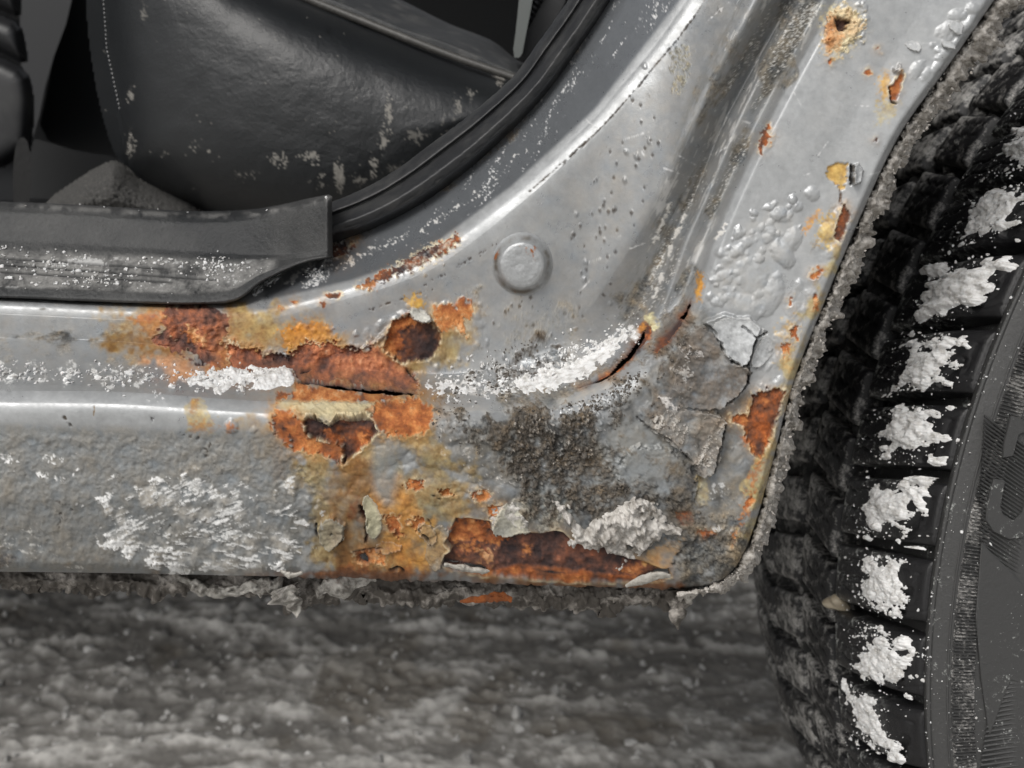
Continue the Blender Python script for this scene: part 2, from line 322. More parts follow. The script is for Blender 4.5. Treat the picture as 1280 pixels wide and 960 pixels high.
for q_ in range(26):
    u_, v_ = rs.uniform(700, 1180), rs.uniform(0, 420); a_ = rs.uniform(-1.5, 1.2); l_ = rs.uniform(8, 40); crack([(u_, v_), (u_ + l_ * math.cos(a_), v_ + l_ * math.sin(a_))], .1, .0, (.62, .62, .62), .5)
# flange beside the seal: dark film painting in shade and reflection, with salt scratches
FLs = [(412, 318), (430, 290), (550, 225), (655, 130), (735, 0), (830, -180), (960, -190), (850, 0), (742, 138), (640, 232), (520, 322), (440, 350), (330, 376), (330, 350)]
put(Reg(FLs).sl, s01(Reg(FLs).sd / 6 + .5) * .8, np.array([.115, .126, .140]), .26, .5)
r = Reg(FLs); k = s01((N['d'][r.sl] * .8 + .5 * N['k'][r.sl] - 1.55) / .3) * (r.sd > 3); put(r.sl, k * .8, np.array([.66, .66, .65]), .8, 0)
salt([(330, 345), (420, 322), (520, 285), (600, 232), (660, 180), (655, 195), (600, 248), (520, 302), (430, 338), (345, 362)], .75, .55, 'g', 6, 3, 1, (.62, .61, .58))
dirt([(415, 300), (430, 285), (560, 220), (660, 125), (740, -10), (775, -10), (690, 120), (590, 218), (480, 285), (425, 312)], (.075, .07, .065), .9, .0, 'm', 6, 3)  # dark band painted along the seal's lower edge for its shadow
rust([(412, 308), (424, 302), (440, 303), (432, 316), (418, 322)], .3, .3, 3, .3, .1, .4)
# scratches beside the ridge
for pts in ([(662, 239), (700, 206), (717, 192), (748, 163), (770, 140), (800, 106), (812, 90), (842, 55), (866, 24), (884, -4)], [(704, 206), (722, 185), (735, 176)], [(820, 80), (845, 52), (862, 28)]):
    crack(pts, .55, .08, (.055, .048, .043), .55)
for pts in ([(530, 357), (545, 347), (556, 343)], [(572, 334), (590, 322)], [(460, 388), (500, 374), (540, 362)], [(600, 317), (620, 305)]): crack(pts, .2, .2, (.06, .05, .045), 1.2)
rust([(447, 357), (470, 345), (500, 330), (525, 315), (550, 305), (570, 294), (574, 302), (552, 318), (528, 331), (502, 341), (480, 350), (460, 361)], .34, -.35, 2.5, .5, .1, .9, 'rust_patch', 0, 4, .3)
recol([(447, 357), (460, 352), (473, 350), (472, 358), (458, 362)], .8, 2, 'g', 2, 0, .6, .7)
dirt([(500, 330), (550, 306), (572, 296), (566, 308), (525, 332), (500, 340)], (.30, .28, .26), .8, .3, 'm', 2, 1, 0)
rust([(407, 368), (415, 366), (427, 367), (422, 372), (412, 372)], .5, .3, 1, .2, .2, .9, None, 0, 3, .3)
for u, v, a in ((351, 386, 5), (367, 378, 3), (404, 380, 4), (300, 391, 5)):
    rust([(u - a, v - 1), (u, v - a * .9), (u + a, v), (u, v + a)], .6, -.2, 1.2, .2, .1, .2, None, 0, 4, .6)
# pillar: grime streaks running down between the folds
dirt([(838, 60), (870, 50), (862, 110), (845, 125), (838, 100)], (.26, .24, .17), .7, .5, 'g', 5, 3)
dirt([(872, 110), (905, 105), (888, 190), (850, 290), (800, 370), (770, 380), (800, 320), (838, 230)], (.13, .12, .10), .85, .05, 'd', 16)
dirt([(905, 70), (950, 30), (938, 100), (905, 165), (880, 230), (845, 310), (800, 390), (770, 400), (830, 290), (870, 180)], (.155, .15, .14), .8, .1, 'd', 22)
dirt([(960, 60), (1003, -10), (1040, -12), (1005, 60), (955, 150), (910, 240), (880, 310), (850, 375), (838, 380), (870, 300), (905, 220), (940, 130)], (.15, .145, .13), .9, -.1, 'd', 6)
dirt([(985, -150), (1080, -190), (1040, 0), (960, 60)], (.2, .19, .17), .6, .2, 'd', 10)
r = Reg([(790, 400), (840, 250), (880, 150), (960, 0), (1040, 0), (960, 150), (910, 240), (860, 380), (810, 420)])
k = s01((N['d'][r.sl] * .7 + .8 * N['k'][r.sl] - 1.75) / .3) * s01(r.sd / 8); put(r.sl, k * .85, np.array([.72, .71, .68]), .85, 0); HT[r.sl] += k * .12
for pts in ([(838, 254), (822, 292), (818, 302)], [(856, 268), (842, 300), (836, 322)], [(896, 300), (906, 280)], [(828, 345), (818, 372)]):
    rr = Line(pts); kk = s01((rr.sd + 2.2 + 1.6 * rr.n('g')) / 1.2); put(rr.sl, kk * .85, np.array([.68, .66, .62]), .9, 0); HT[rr.sl] += kk * .25
for u, v in inside([(700, 300), (760, 180), (800, 100), (830, 180), (790, 300), (740, 400), (690, 440), (600, 420), (640, 380)], 70, 3):
    a = random.uniform(.8, 2.2); rr = Reg([(u - a, v), (u, v - a), (u + a, v), (u, v + 1.4 * a)], 8); kk = s01(rr.sd + 1); put(rr.sl, kk * .8, np.array([.05, .042, .036]), .8, 0); HT[rr.sl] += kk * random.choice((.3, -.2))
for u, v in ((732, 327), (730, 350), (783, 190), (781, 225), (796, 195), (720, 267), (812, 178), (806, 82), (900, 12), (762, 378)): dome(u, v, 3.4, .5, 1.2, 1.2)
rust([(953, 165), (960, 158), (964, 172), (958, 182), (951, 190), (948, 186)], .42, .1, 2, .4, .2, .4, None, 0, 4, .5)
# the light shelf of the sill, right of the rust
dirt([(540, 400), (590, 330), (640, 380), (700, 380), (760, 390), (700, 450), (640, 470), (560, 480)], (.24, .23, .20), .45, .5, 'm', 30)
dirt([(618, 445), (640, 432), (690, 428), (705, 440), (690, 462), (640, 475), (600, 480)], (.05, .042, .036), .95, .15, 'q', 10)
dirt([(540, 478), (640, 482), (700, 478), (760, 455), (800, 425), (850, 388), (858, 400), (830, 440), (780, 478), (720, 505), (640, 508), (540, 506)], (.20, .18, .15), .95, -.6, 'm', 8)
for u, v in inside([(560, 478), (640, 440), (700, 440), (690, 470), (620, 488), (570, 492)], 46, 9): dome(u, v, random.uniform(1.5, 4), random.uniform(.4, 1.2))
# the corner below the arch is filmed with road grime before anything else
r = Reg([(330, 512), (540, 516), (700, 514), (760, 488), (850, 410), (880, 400), (925, 470), (950, 560), (935, 650), (900, 734), (330, 734)], 50, 1); m, s = mk(r, 14, 'l', 16); put(r.sl, m * np.clip(.86 + .12 * r.n('M'), 0, 1), np.array([.15, .145, .132])[None, None] * np.clip(1 + .16 * r.n('q')[..., None] + .14 * r.n('l')[..., None], .5, 1.6), .55, .12, .4)
HT[r.sl] += m * (.06 * r.n('q') + .03 * r.n('c'))
# ---- rust: upper sill
stain([(125, 395), (200, 380), (300, 380), (345, 392), (420, 398), (440, 430), (380, 450), (300, 450), (140, 446), (110, 425)], OLIVE, .85, 14, 8)
stain([(120, 416), (160, 412), (215, 420), (235, 440), (180, 440), (128, 434)], lin(122, 92, 48), .95, 7, 5)
stain([(148, 393), (176, 397), (204, 392), (210, 404), (188, 420), (170, 408)], lin(168, 112, 52), .9, 5, 4)
stain([(180, 446), (260, 455), (290, 470), (250, 482), (190, 470)], lin(196, 152, 120), .85, 10, 6)
stain([(290, 385), (345, 388), (350, 420), (320, 432), (285, 420)], lin(158, 136, 88), .8, 10, 6)
rust([(200, 392), (206, 383), (230, 381), (265, 381), (281, 392), (287, 405), (283, 424), (300, 433), (326, 441), (330, 452), (325, 470), (292, 466), (262, 458), (238, 448), (215, 438), (196, 432), (190, 425), (203, 412)], .40, .15, 4, 1.0, .4, .2, 'rust_patch', 0, 10, .9, 'm', .8, 0, lin(150, 106, 66), .9, R_P)
recol([(228, 414), (240, 410), (255, 420), (258, 428), (246, 430), (232, 424)], .74, 3, 'g', 4, 1, .8, .95, -.5)
recol([(170, 396), (200, 390), (205, 398), (180, 404)], .66, 3, 'g', 4, 1, .7, .8)
stain([(352, 412), (372, 402), (395, 402), (418, 408), (421, 424), (404, 440), (386, 430), (360, 442), (352, 436)], lin(188, 128, 50), .95, 4, 4, 'g', 0)
for u, v in inside([(357, 412), (395, 402), (418, 408), (404, 438), (360, 440)], 26, 5): dome(u, v, random.uniform(2, 5), random.uniform(.15, .4))
rust([(284, 430), (302, 434), (312, 440), (320, 437), (330, 446), (345, 442), (357, 446), (372, 436), (387, 427), (402, 433), (412, 427), (430, 434), (459, 440), (464, 431), (480, 436), (497, 451), (508, 458), (522, 474), (524, 492), (500, 490), (470, 484), (420, 481), (372, 477), (362, 462), (330, 464), (290, 464)],
     .50, .45, 2.2, .8, .7, .9, 'rust_patch', 0, 9, .8, 'g', .85, 0, OCHRE, .9, R_P)
recol([(290, 436), (340, 448), (372, 444), (400, 438), (420, 450), (400, 462), (330, 462), (290, 460)], .34, 5, 'm', 8, 1, .7, .85, 0, R_P)
recol([(430, 445), (480, 440), (515, 470), (520, 488), (470, 482), (410, 472)], .62, 6, 'm', 10, 1, .9, .75, 0, R_P)
rust([(345, 489), (372, 483), (420, 486), (470, 490), (520, 497), (536, 505), (545, 514), (520, 512), (470, 505), (430, 508), (380, 503), (348, 500)], .68, .15, 4, .4, .3, .3, 'rust_patch', 0, 8, .8, 'm', .8)
# hole above the sill and the orange scab beside it
stain([(470, 430), (500, 398), (560, 385), (600, 395), (590, 430), (560, 468), (520, 470)], lin(168, 148, 108), .75, 10, 6)
stain([(537, 416), (575, 410), (588, 420), (566, 450), (540, 464), (512, 462), (520, 450)], lin(142, 124, 84), .9, 6, 4)
for u, v in inside([(440, 420), (500, 380), (600, 370), (610, 430), (560, 465), (500, 455)], 55, 15): dome(u, v, random.uniform(3, 7), random.uniform(.2, .6), random.uniform(1, 1.6), random.uniform(0, 3))
peel([(514, 397), (500, 399), (486, 408), (470, 425), (452, 436), (470, 428), (492, 415), (512, 392)], .5)
rust([(512, 393), (492, 402), (487, 412), (482, 427), (481, 437), (495, 449), (507, 456), (511, 450), (527, 452), (540, 445), (549, 432), (552, 416), (546, 408), (541, 402), (527, 403), (518, 400)], .22, 1.6, 1.0, .6, .7, .9, 'rust_patch', 0, 5, .6, 'g', .7)
recol([(510, 394), (490, 403), (483, 425), (481, 440), (498, 448), (504, 430), (500, 415), (514, 408), (520, 400)], .64, 2, 'g', 3, 0, .7, .95)
rust([(541, 382), (560, 380), (570, 385), (577, 372), (590, 380), (592, 390), (587, 400), (580, 396), (581, 412), (584, 420), (574, 416), (570, 409), (552, 415), (546, 406), (541, 396)], .74, -.5, 1.6, .35, .1, .7, 'rust_patch', 0, 5, .5, 'g', .7)
recol([(568, 380), (577, 373), (590, 381), (590, 396), (577, 392)], .70, 2, 'g', 3, 0, .7, .6)
stain([(510, 368), (524, 370), (532, 384), (520, 388), (512, 382)], lin(190, 150, 70), .85, 4, 3, 'g', 0)
peel([(512, 390), (516, 384), (532, 390), (542, 400), (530, 403), (518, 398)], .6); put(Reg([(512, 390), (516, 384), (532, 390), (542, 400), (530, 403), (518, 398)]).sl, s01(Reg([(512, 390), (516, 384), (532, 390), (542, 400), (530, 403), (518, 398)]).sd / 2 + .5), np.array([.46, .45, .40]), .6, .1)
# crack along the sill step
gap([(374, 466), (380, 463), (389, 461), (386, 464), (376, 467)], 4)
gap([(370, 478), (384, 475), (400, 477), (440, 482), (470, 484), (498, 486), (516, 489), (526, 493), (514, 494), (490, 493), (460, 491), (440, 488), (400, 482), (380, 480)], 6, .1, 'rust_hole', .9, .7, True, .6)
crack([(508, 462), (516, 470), (520, 474)], .8, 1)
# ---- rust: face of the sill below the step
put(Reg([(345, 500), (420, 503), (470, 505), (470, 526), (430, 528), (402, 524), (380, 520), (350, 512)]).sl, s01(Reg([(345, 500), (420, 503), (470, 505), (470, 526), (430, 528), (402, 524), (380, 520), (350, 512)]).sd / 8 + .4) * .85, lin(206, 196, 160), .55, .05)
stain([(235, 500), (262, 502), (262, 540), (236, 538)], lin(172, 150, 92), .8, 4, 4, 'm', 0); stain([(236, 528), (265, 528), (268, 538), (240, 540)], lin(170, 120, 62), .8, 3, 3, 'g', 0)
stain([(238, 500), (246, 500), (246, 514), (238, 516)], lin(160, 112, 50), .9, 3, 2, 'g', 0)
dome(289, 533, 9, .9, 1, 0, .7); recol([(283, 530), (291, 528), (295, 535), (289, 541), (283, 538)], .66, 2, 'g', 3, 0, .6, .85)
dome(317, 537, 5, .5); stain([(300, 530), (330, 520), (345, 540), (330, 570), (310, 570)], lin(162, 134, 84), .6, 8, 6)
stain([(362, 590), (385, 560), (430, 575), (540, 560), (600, 600), (575, 640), (560, 718), (390, 718), (372, 690), (392, 650)], lin(138, 122, 88), .9, 12, 12, 'M')
stain([(420, 575), (440, 572), (468, 580), (466, 640), (470, 715), (425, 715), (420, 640)], lin(118, 84, 46), .85, 9, 6, 'v')
stain([(470, 600), (505, 590), (520, 640), (530, 712), (490, 715), (475, 650)], lin(178, 124, 58), .75, 12, 8, 'v')
stain([(520, 640), (560, 650), (556, 700), (540, 716), (520, 712)], lin(188, 138, 68), .8, 8, 5)
stain([(336, 545), (352, 548), (358, 590), (350, 605), (343, 590)], lin(150, 110, 62), .7, 5, 4, 'v')
stain([(500, 540), (560, 530), (555, 580), (510, 590), (490, 560)], lin(138, 122, 86), .8, 10, 8)
stain([(380, 712), (560, 712), (560, 726), (300, 722), (320, 714)], lin(134, 84, 46), .9, 5, 3)
stain([(440, 620), (462, 625), (458, 660), (440, 655)], lin(112, 66, 40), .85, 5, 4)
put(Reg([(468, 545), (500, 548), (500, 600), (490, 640), (465, 620), (460, 580)], 40, 1).sl, s01(Reg([(468, 545), (500, 548), (500, 600), (490, 640), (465, 620), (460, 580)], 40, 1).sd / 16 + .3) * .8, np.array([.235, .245, .238]), .5, .2)
# blistered, flaking paint over the lower face
for u, v in inside([(385, 570), (540, 545), (640, 540), (640, 640), (560, 660), (545, 716), (385, 712)], 190, 21):
    a = random.uniform(3, 11); dome(u, v, a, random.uniform(.15, .5) + .02 * a, random.uniform(1, 1.8), random.uniform(-.6, .6), random.choice((.5, 1)))
for u, v, a, h in ((480, 570, 14, .7), (537, 570, 15, 1.0), (568, 572, 15, 1.2), (587, 588, 6, .7), (392, 580, 9, .6), (440, 632, 15, .9), (545, 615, 17, 1.1), (515, 620, 12, .7), (452, 610, 10, .8)): dome(u, v, a, h, 1.2, .2, .6)
rust([(338, 528), (345, 514), (362, 513), (372, 522), (380, 525), (383, 545), (400, 550), (418, 555), (429, 560), (431, 572), (427, 581), (416, 574), (405, 568), (393, 568), (365, 560), (348, 548)], .66, .35, 2, .35, .3, .3, 'rust_patch', 0, 8, .8, 'g', .6)
rust([(460, 514), (470, 504), (500, 502), (520, 498), (538, 508), (541, 516), (535, 537), (517, 547), (492, 545), (475, 540), (466, 527)], .66, .3, 2, .4, .3, .3, 'rust_patch', 0, 8, .7, 'g', .6)
recol([(505, 520), (530, 515), (535, 530), (515, 540), (500, 536)], .55, 3, 'g', 5, 1, .7, .8)
peel([(400, 500), (470, 503), (468, 512), (458, 521), (422, 522), (416, 529), (402, 527), (384, 520), (372, 518), (366, 508)], .55, 1.0)
rust([(380, 528), (384, 521), (392, 522), (402, 527), (411, 532), (417, 528), (422, 521), (436, 523), (457, 520), (465, 527), (472, 540), (460, 554), (450, 562), (442, 568), (428, 581), (429, 570), (429, 558), (415, 553), (404, 550), (392, 549), (383, 543)], .2, 1.8, .8, .7, .7, .9, 'rust_patch', 0, 4, .5, 'g', .7)
recol([(404, 543), (410, 535), (418, 545), (430, 552), (428, 560), (412, 552)], .62, 2, 'g', 3, 0, .7, .9)
recol([(448, 545), (456, 543), (460, 550), (452, 556)], .55, 2, 'g', 3, 0, .6, .8)
for u, v, a in ((354, 536, 4), (362, 547, 3)): recol([(u - a, v), (u, v - a), (u + a, v), (u, v + a)], .1, 1, 'g', 1.5, 0, .3, .9)
for p, b in (([(505, 608), (515, 601), (527, 598), (529, 610), (520, 613)], .66), ([(590, 618), (600, 612), (611, 618), (606, 628), (596, 626)], .72), ([(610, 640), (617, 632), (629, 631), (622, 645), (613, 648)], .58), ([(480, 645), (497, 645), (503, 668), (494, 672), (485, 655)], .66), ([(512, 648), (530, 646), (527, 662), (518, 660)], .68), ([(549, 612), (560, 610), (566, 618), (556, 619)], .74), ([(445, 690), (462, 688), (480, 692), (482, 702), (462, 704), (446, 700)], .6)):
    rust(p, b, .5, 2.2, .4, .4, .5, 'rust_patch', 0, 5, .6, 'g', .7)
gap([(447, 694), (456, 690), (462, 699), (460, 704), (450, 701)], 2.5, .2)
gap([(442, 688), (458, 685), (474, 682), (486, 684), (466, 686)], 2, .15)
stain([(380, 716), (560, 720), (700, 726), (850, 726), (856, 742), (560, 734), (370, 728)], lin(112, 74, 48), .95, 4, 3)
# curled flakes and cracks
peel([(396, 660), (402, 648), (418, 645), (432, 655), (430, 672), (416, 684), (400, 676)], .9); crack([(395, 656), (396, 668), (404, 679), (415, 684), (424, 678), (428, 672)], 1.2, 1.5)
crack([(450, 632), (456, 643), (460, 651), (457, 660), (459, 668), (457, 676)], 1.6, 1.6, (.03, .012, .008)); crack([(452, 640), (457, 648)], 2.2, 1.4, (.05, .014, .01))
put(Reg([(452, 625), (460, 620), (474, 640), (478, 660), (465, 672), (460, 655)], 30, 1).sl, s01(Reg([(452, 625), (460, 620), (474, 640), (478, 660), (465, 672), (460, 655)], 30, 1).sd / 4 + .4) * .8, lin(186, 180, 138), .6, 0)
crack([(523, 660), (534, 674), (540, 680)], .8, 1); crack([(530, 668), (536, 674)], 1.4, 1); crack([(535, 648), (541, 660)], .4, .6, (.08, .05, .03))
for u, v in ((415, 665), (541, 618), (548, 622)): crack([(u, v), (u + 2, v + 1)], 1.2, .8)
crack([(488, 712), (500, 709), (504, 714)], 1.6, 1.4)
# the long dark gash on the sill's lower edge
rust([(570, 647), (590, 648), (612, 652), (614, 662), (619, 668), (640, 668), (652, 666), (677, 666), (695, 664), (704, 666), (715, 677), (738, 686), (755, 684), (772, 692), (790, 698), (806, 702), (830, 714), (838, 720), (800, 727), (740, 728), (700, 725), (640, 722), (600, 718), (566, 712), (552, 704), (557, 692), (566, 685), (556, 676), (564, 665)], 0.19, 1.5, .7, .7, .7, .8, 'rust_patch', 0, 5, .6, 'q', .8, 0, OCHRE, 2.0, R_P)
recol([(566, 650), (610, 652), (612, 668), (640, 672), (628, 682), (600, 680), (586, 676), (566, 682), (560, 676)], .66, 3, 'g', 3, 1, .7, .95)
recol([(575, 685), (600, 682), (600, 692), (580, 696)], .62, 4, 'g', 4, 1, .7, .8)
recol([(560, 712), (620, 716), (645, 708), (690, 711), (735, 716), (770, 722), (800, 724), (740, 727), (640, 722)], .58, 1.2, 'q', 2, 0, .7, .95, -.3)
recol([(770, 712), (800, 710), (805, 718), (780, 722)], .6, 3, 'g', 4, 1, .7, .7)
recol([(655, 684), (664, 686), (662, 694), (652, 692)], .68, 2, 'g', 3, 1, .6, .8); recol([(598, 692), (612, 690), (614, 706), (604, 708)], .8, 4, 'g', 4, 1, .8, .6)
gap([(675, 716), (690, 715), (706, 718), (696, 719), (680, 718)], 2.5, .08); gap([(800, 722), (818, 714), (836, 711), (838, 720), (816, 726), (796, 728)], 4, .05)
gap([(552, 700), (570, 702), (600, 708), (608, 713), (590, 712), (566, 706), (553, 705)], 3, .08)
stain([(804, 705), (812, 690), (840, 674), (862, 668), (847, 690), (836, 712), (820, 712)], lin(190, 148, 92), .95, 2, 2, 'g', 0)
# ---- salt and grit on the sill face
put(Reg([(-190, 520), (345, 536), (380, 600), (380, 722), (-190, 718)]).sl, s01(Reg([(-190, 520), (345, 536), (380, 600), (380, 722), (-190, 718)]).sd / 14 + .2) * .8, np.array([.165, .166, .158]), .6, .1, .4)
r = Reg([(-190, 532), (345, 540), (420, 600), (400, 722), (-190, 718)]); k = s01(r.sd / 12)
HT[r.sl] += k * (.16 * r.n('q') + .07 * r.n('c') - .16 * np.exp(-(r.n('M') / .12) ** 2))
dirt([(-190, 660), (200, 690), (330, 700), (330, 722), (-190, 718)], (.17, .15, .13), .8, .2, 'h', 14)
k = s01((-np.abs(r.n('M')) * 9 + .9)) * s01(r.n('l') - .2) * s01(r.sd / 12); put(r.sl, k * .6, np.array([.07, .065, .06]), .8, .0); HT[r.sl] -= k * .25
for p in ([(222, 540), (236, 545), (245, 549)], [(255, 562), (262, 557), (256, 575)], [(70, 628), (86, 632), (92, 640)], [(186, 518), (190, 524)], [(80, 522), (88, 531)], [(240, 652), (255, 653), (276, 653)], [(76, 640), (74, 660)], [(200, 660), (215, 658)]): crack(p, .5, .4, (.06, .055, .05), 1.4)
crack([(118, 508), (117, 520)], .8, .1, (.16, .11, .05))
SCF = [(118, 668), (122, 650), (150, 628), (210, 606), (260, 598), (340, 600), (378, 622), (392, 650), (388, 700), (360, 720), (262, 716), (205, 706), (150, 690)]
r = Reg(SCF, 36, 1); m, s = mk(r, 9, 'M', 14)
wq = s01((700 - r.Y - (r.X - 250) * .10 + 8 * r.n('l')) / 60); st1 = (r.n('A') * wq + r.n('B') * (1 - wq)) / np.sqrt(wq ** 2 + (1 - wq) ** 2); st2 = r.n('M')
k = s01((st1 * 1.0 + .35 * r.n('k') + .25 * r.n('M') + .3 * r.n('l') + (m - 1) * 3 + .9 * np.exp(-np.abs(s - 9) / 9) * s01((300 - r.X) / 80) - .72) / .42)
put(r.sl, k * .92, np.array([.70, .70, .69]), .9, 0); HT[r.sl] += k * .2 * (1 + .5 * r.n('f'))
k = s01((st2 * .6 + .4 * r.n('M') + (m - 1) * 3 + .2) / 1.6); put(r.sl, k * .42, np.array([.55, .55, .54]), .8, 0)
salt([(118, 656), (128, 662), (160, 690), (215, 705), (260, 712), (240, 718), (180, 706), (140, 690), (120, 672)], 1, .25, 'm', 8, 5, 1, (.80, .80, .79), .25, .4)
salt([(92, 632), (110, 622), (138, 614), (155, 616), (148, 624), (120, 633), (100, 635)], 1, .0, 'm', 3, 2, 1, (.82, .82, .81), .3, .4)
salt([(150, 610), (200, 596), (235, 594), (232, 600), (190, 608), (160, 618)], 1, .35, 's', 4, 3, 1, (.82, .82, .81), .25, .3)
salt([(35, 582), (42, 588), (62, 592), (80, 596), (88, 598), (92, 590), (98, 586), (90, 600), (70, 601), (46, 596)], 1, -.1, 'g', 2, 2, 0, (.82, .82, .81), .3, .4)
salt([(0, 566), (28, 574), (28, 582), (0, 578)], 1, .2, 'g', 4, 3, 0); salt([(52, 572), (72, 568), (96, 572), (78, 582), (56, 578)], .9, .45, 'g', 4, 3, 0)
salt([(330, 702), (350, 700), (362, 710), (350, 716), (330, 712)], 1, -.3, 'g', 4, 2, 0, (.84, .84, .83), .5); salt([(140, 596), (152, 590), (164, 596), (152, 600)], .9, .2, 'g', 3, 2, 0)
salt([(-180, 640), (60, 640), (110, 690), (100, 712), (-180, 712)], .7, 1.35, 's', 20, 10, 1, (.6, .59, .56), .1)
salt([(180, 486), (212, 490), (212, 500), (186, 500)], .8, .9, 'g', 4, 2, 0)
# ---- corner below the arch: grime, lifted sheets, cracks
dirt([(540, 514), (640, 512), (700, 512), (760, 490), (810, 452), (800, 490), (770, 530), (720, 590), (690, 640), (640, 640), (650, 580), (600, 540)], (.055, .048, .042), .95, .05, 'm', 16)
dirt([(640, 520), (720, 514), (780, 478), (790, 500), (740, 560), (700, 610), (650, 600), (630, 550)], (.062, .054, .046), .85, .1, 'm', 18)
dirt([(700, 600), (780, 600), (870, 600), (900, 640), (880, 720), (800, 700), (700, 640)], (.15, .14, .125), .85, -.05, 'm', 18)
dirt([(640, 610), (700, 600), (730, 640), (690, 668), (640, 664), (625, 640)], (.34, .325, .28), .85, -.3, 'm', 8, 4)
dirt([(845, 660), (900, 640), (930, 660), (915, 712), (880, 730), (842, 722), (838, 705)], (.15, .145, .13), .9, -.3, 'm', 6, 4)
rr = Line([(556, 511), (620, 512), (690, 509), (742, 488), (768, 472)]); kk = s01((rr.sd + 7 + 2 * rr.n('m')) / 7) * np.clip(.75 + .35 * rr.n('M'), 0, 1); put(rr.sl, kk, np.array([.46, .45, .425]), .42, .2)  # pale band along the sill ridge: bare paint plus a painted highlight
for u, v in inside([(645, 515), (780, 490), (740, 560), (700, 640), (640, 630)], 150, 31): dome(u, v, random.uniform(1.4, 4.5), random.uniform(.3, 1.3), random.uniform(1, 1.6), random.uniform(0, 3))
r = Reg([(640, 512), (790, 480), (760, 560), (700, 645), (630, 640), (540, 560), (545, 520)]); k = s01((r.n('g') * .6 + .8 * r.n('k') + .4 * r.n('q') - 1.75) / .3) * s01(r.sd / 8); put(r.sl, k, np.array([.50, .48, .45]), .9, 0); HT[r.sl] += k * .3
SHT = [(872, 404), (880, 408), (890, 418), (905, 440), (912, 450), (928, 456), (937, 462), (934, 478), (922, 492), (905, 507), (895, 515), (905, 528), (901, 548), (894, 578), (888, 592), (876, 594), (866, 578), (850, 562), (830, 546), (806, 530), (797, 523), (808, 500), (816, 482), (832, 450), (850, 425)]
r = Reg(SHT, 40, 1); m, s = mk(r, 1.6, 'm', 1); fe = s01(((r.X - 800) * .55 + (r.Y - 420) * .45) / 55); HT[r.sl] += m * fe * (1.2 + .8 * np.exp(-np.maximum(s, 0) / 9) + .10 * r.n('q') + .06 * r.n('m') + .03 * r.n('c'))
m2, s2 = mk(r, 5, 'm', 5); m2 = np.minimum(m2, np.maximum(m, 1 - fe)); put(r.sl, m2 * .9, None, .8, 0, .7); dn = np.clip(.9 + .2 * r.n('M') + .25 * r.n('d') + .2 * r.n('c'), 0, 1)
put(r.sl, m2 * dn * .95, np.array([.135, .118, .102])[None, None] * np.clip(1 + .2 * r.n('c')[..., None] + .25 * r.n('d')[..., None], .4, 1.8), .8, 0, .8)
salt([(812, 530), (830, 512), (845, 505), (862, 520), (895, 515), (903, 530), (892, 585), (878, 590), (850, 560), (826, 542)], .95, -.35, 'd', 8, 6, 1, (.56, .53, .485), .5, .8)
salt([(820, 492), (836, 492), (858, 510), (866, 522), (850, 524), (826, 508)], .95, .0, 'm', 4, 3, 1, (.66, .63, .60), .4)
salt([(845, 435), (860, 430), (882, 440), (876, 452), (856, 448)], .9, .3, 'm', 4, 3, 1, (.66, .63, .60), .4); salt([(835, 450), (870, 425), (880, 470), (860, 500), (835, 490)], .7, .9, 'm', 8, 4, 1, (.6, .58, .55), .3)
crack([(905, 530), (902, 548), (896, 570), (891, 590)], 2.6, 1.8, (.02, .016, .013)); crack([(936, 462), (934, 478), (921, 494), (905, 506)], 1.8, 1.5, (.03, .026, .024))  # grooves on the sheet's right edge, coloured dark to paint in its shadow
crack([(797, 522), (812, 534), (838, 550), (856, 568), (868, 580), (876, 598), (868, 626)], .8, 1.0, (.04, .034, .03))  # shading along the sheet's lower boundary, painted as a thin dark groove
crack([(928, 407), (937, 414), (945, 422), (958, 416)], 1.0, 1.5, (.02, .016, .014)); crack([(945, 422), (940, 438), (934, 456)], 1.7, 1.8, (.015, .012, .01)); crack([(934, 470), (940, 466)], 1.2, 1.2, (.02, .016, .014))
r, m, s = peel([(874, 400), (900, 392), (930, 394), (950, 408), (946, 422), (938, 440), (930, 456), (913, 449), (905, 436), (892, 416)], 1.3, 1.5, 1, 'q', 1.6)
put(r.sl, m * .6, np.array([.42, .435, .44]), .3, .5)
r, m, s = mk(Reg([(765, 605), (762, 560), (775, 535), (800, 525), (830, 550), (852, 575), (860, 600), (850, 620), (800, 610)], 40, 1), 6, 'm', 6) + (None,) if False else (None, None, None)
r = Reg([(716, 610), (745, 585), (762, 548), (778, 530), (800, 528), (835, 556), (850, 580), (840, 608), (780, 604), (745, 618)], 40, 1); m, s = mk(r, 6, 'm', 7); put(r.sl, m * .85, np.array([.255, .262, .258]), .5, .3, .2)
dirt([(828, 575), (862, 575), (876, 600), (866, 624), (836, 624), (826, 600)], (.10, .092, .082), .9, -.2, 'd', 5, 3); peel([(766, 600), (782, 560), (830, 556), (866, 588), (874, 606), (864, 626), (800, 622)], .8, 3, 1, 'g', 3)
stain([(872, 595), (884, 594), (886, 626), (870, 630)], lin(182, 166, 126), .8, 3, 2, 'g', 0)
salt([(884, 602), (905, 598), (912, 612), (900, 626), (884, 628)], .7, .4, 'g', 4, 2, 0, (.72, .72, .71), .4)
rust([(845, 640), (862, 638), (866, 645), (865, 655), (852, 657), (846, 648)], .5, .3, 1, .35, .3, .4, 'rust_patch', 0, 3, .4); rust([(872, 663), (885, 660), (896, 667), (888, 672), (876, 674)], .66, -.2, 1.5, .3, .3, .4, None, 0, 4, .6)
rust([(914, 665), (922, 661), (921, 675), (914, 683)], .6, .2, 1.5, .3, .3, .4, None, 0, 3, .6)
salt([(884, 660), (896, 655), (922, 662), (920, 672), (905, 668)], .9, .4, 'g', 4, 3, 0, (.75, .75, .74), .4)
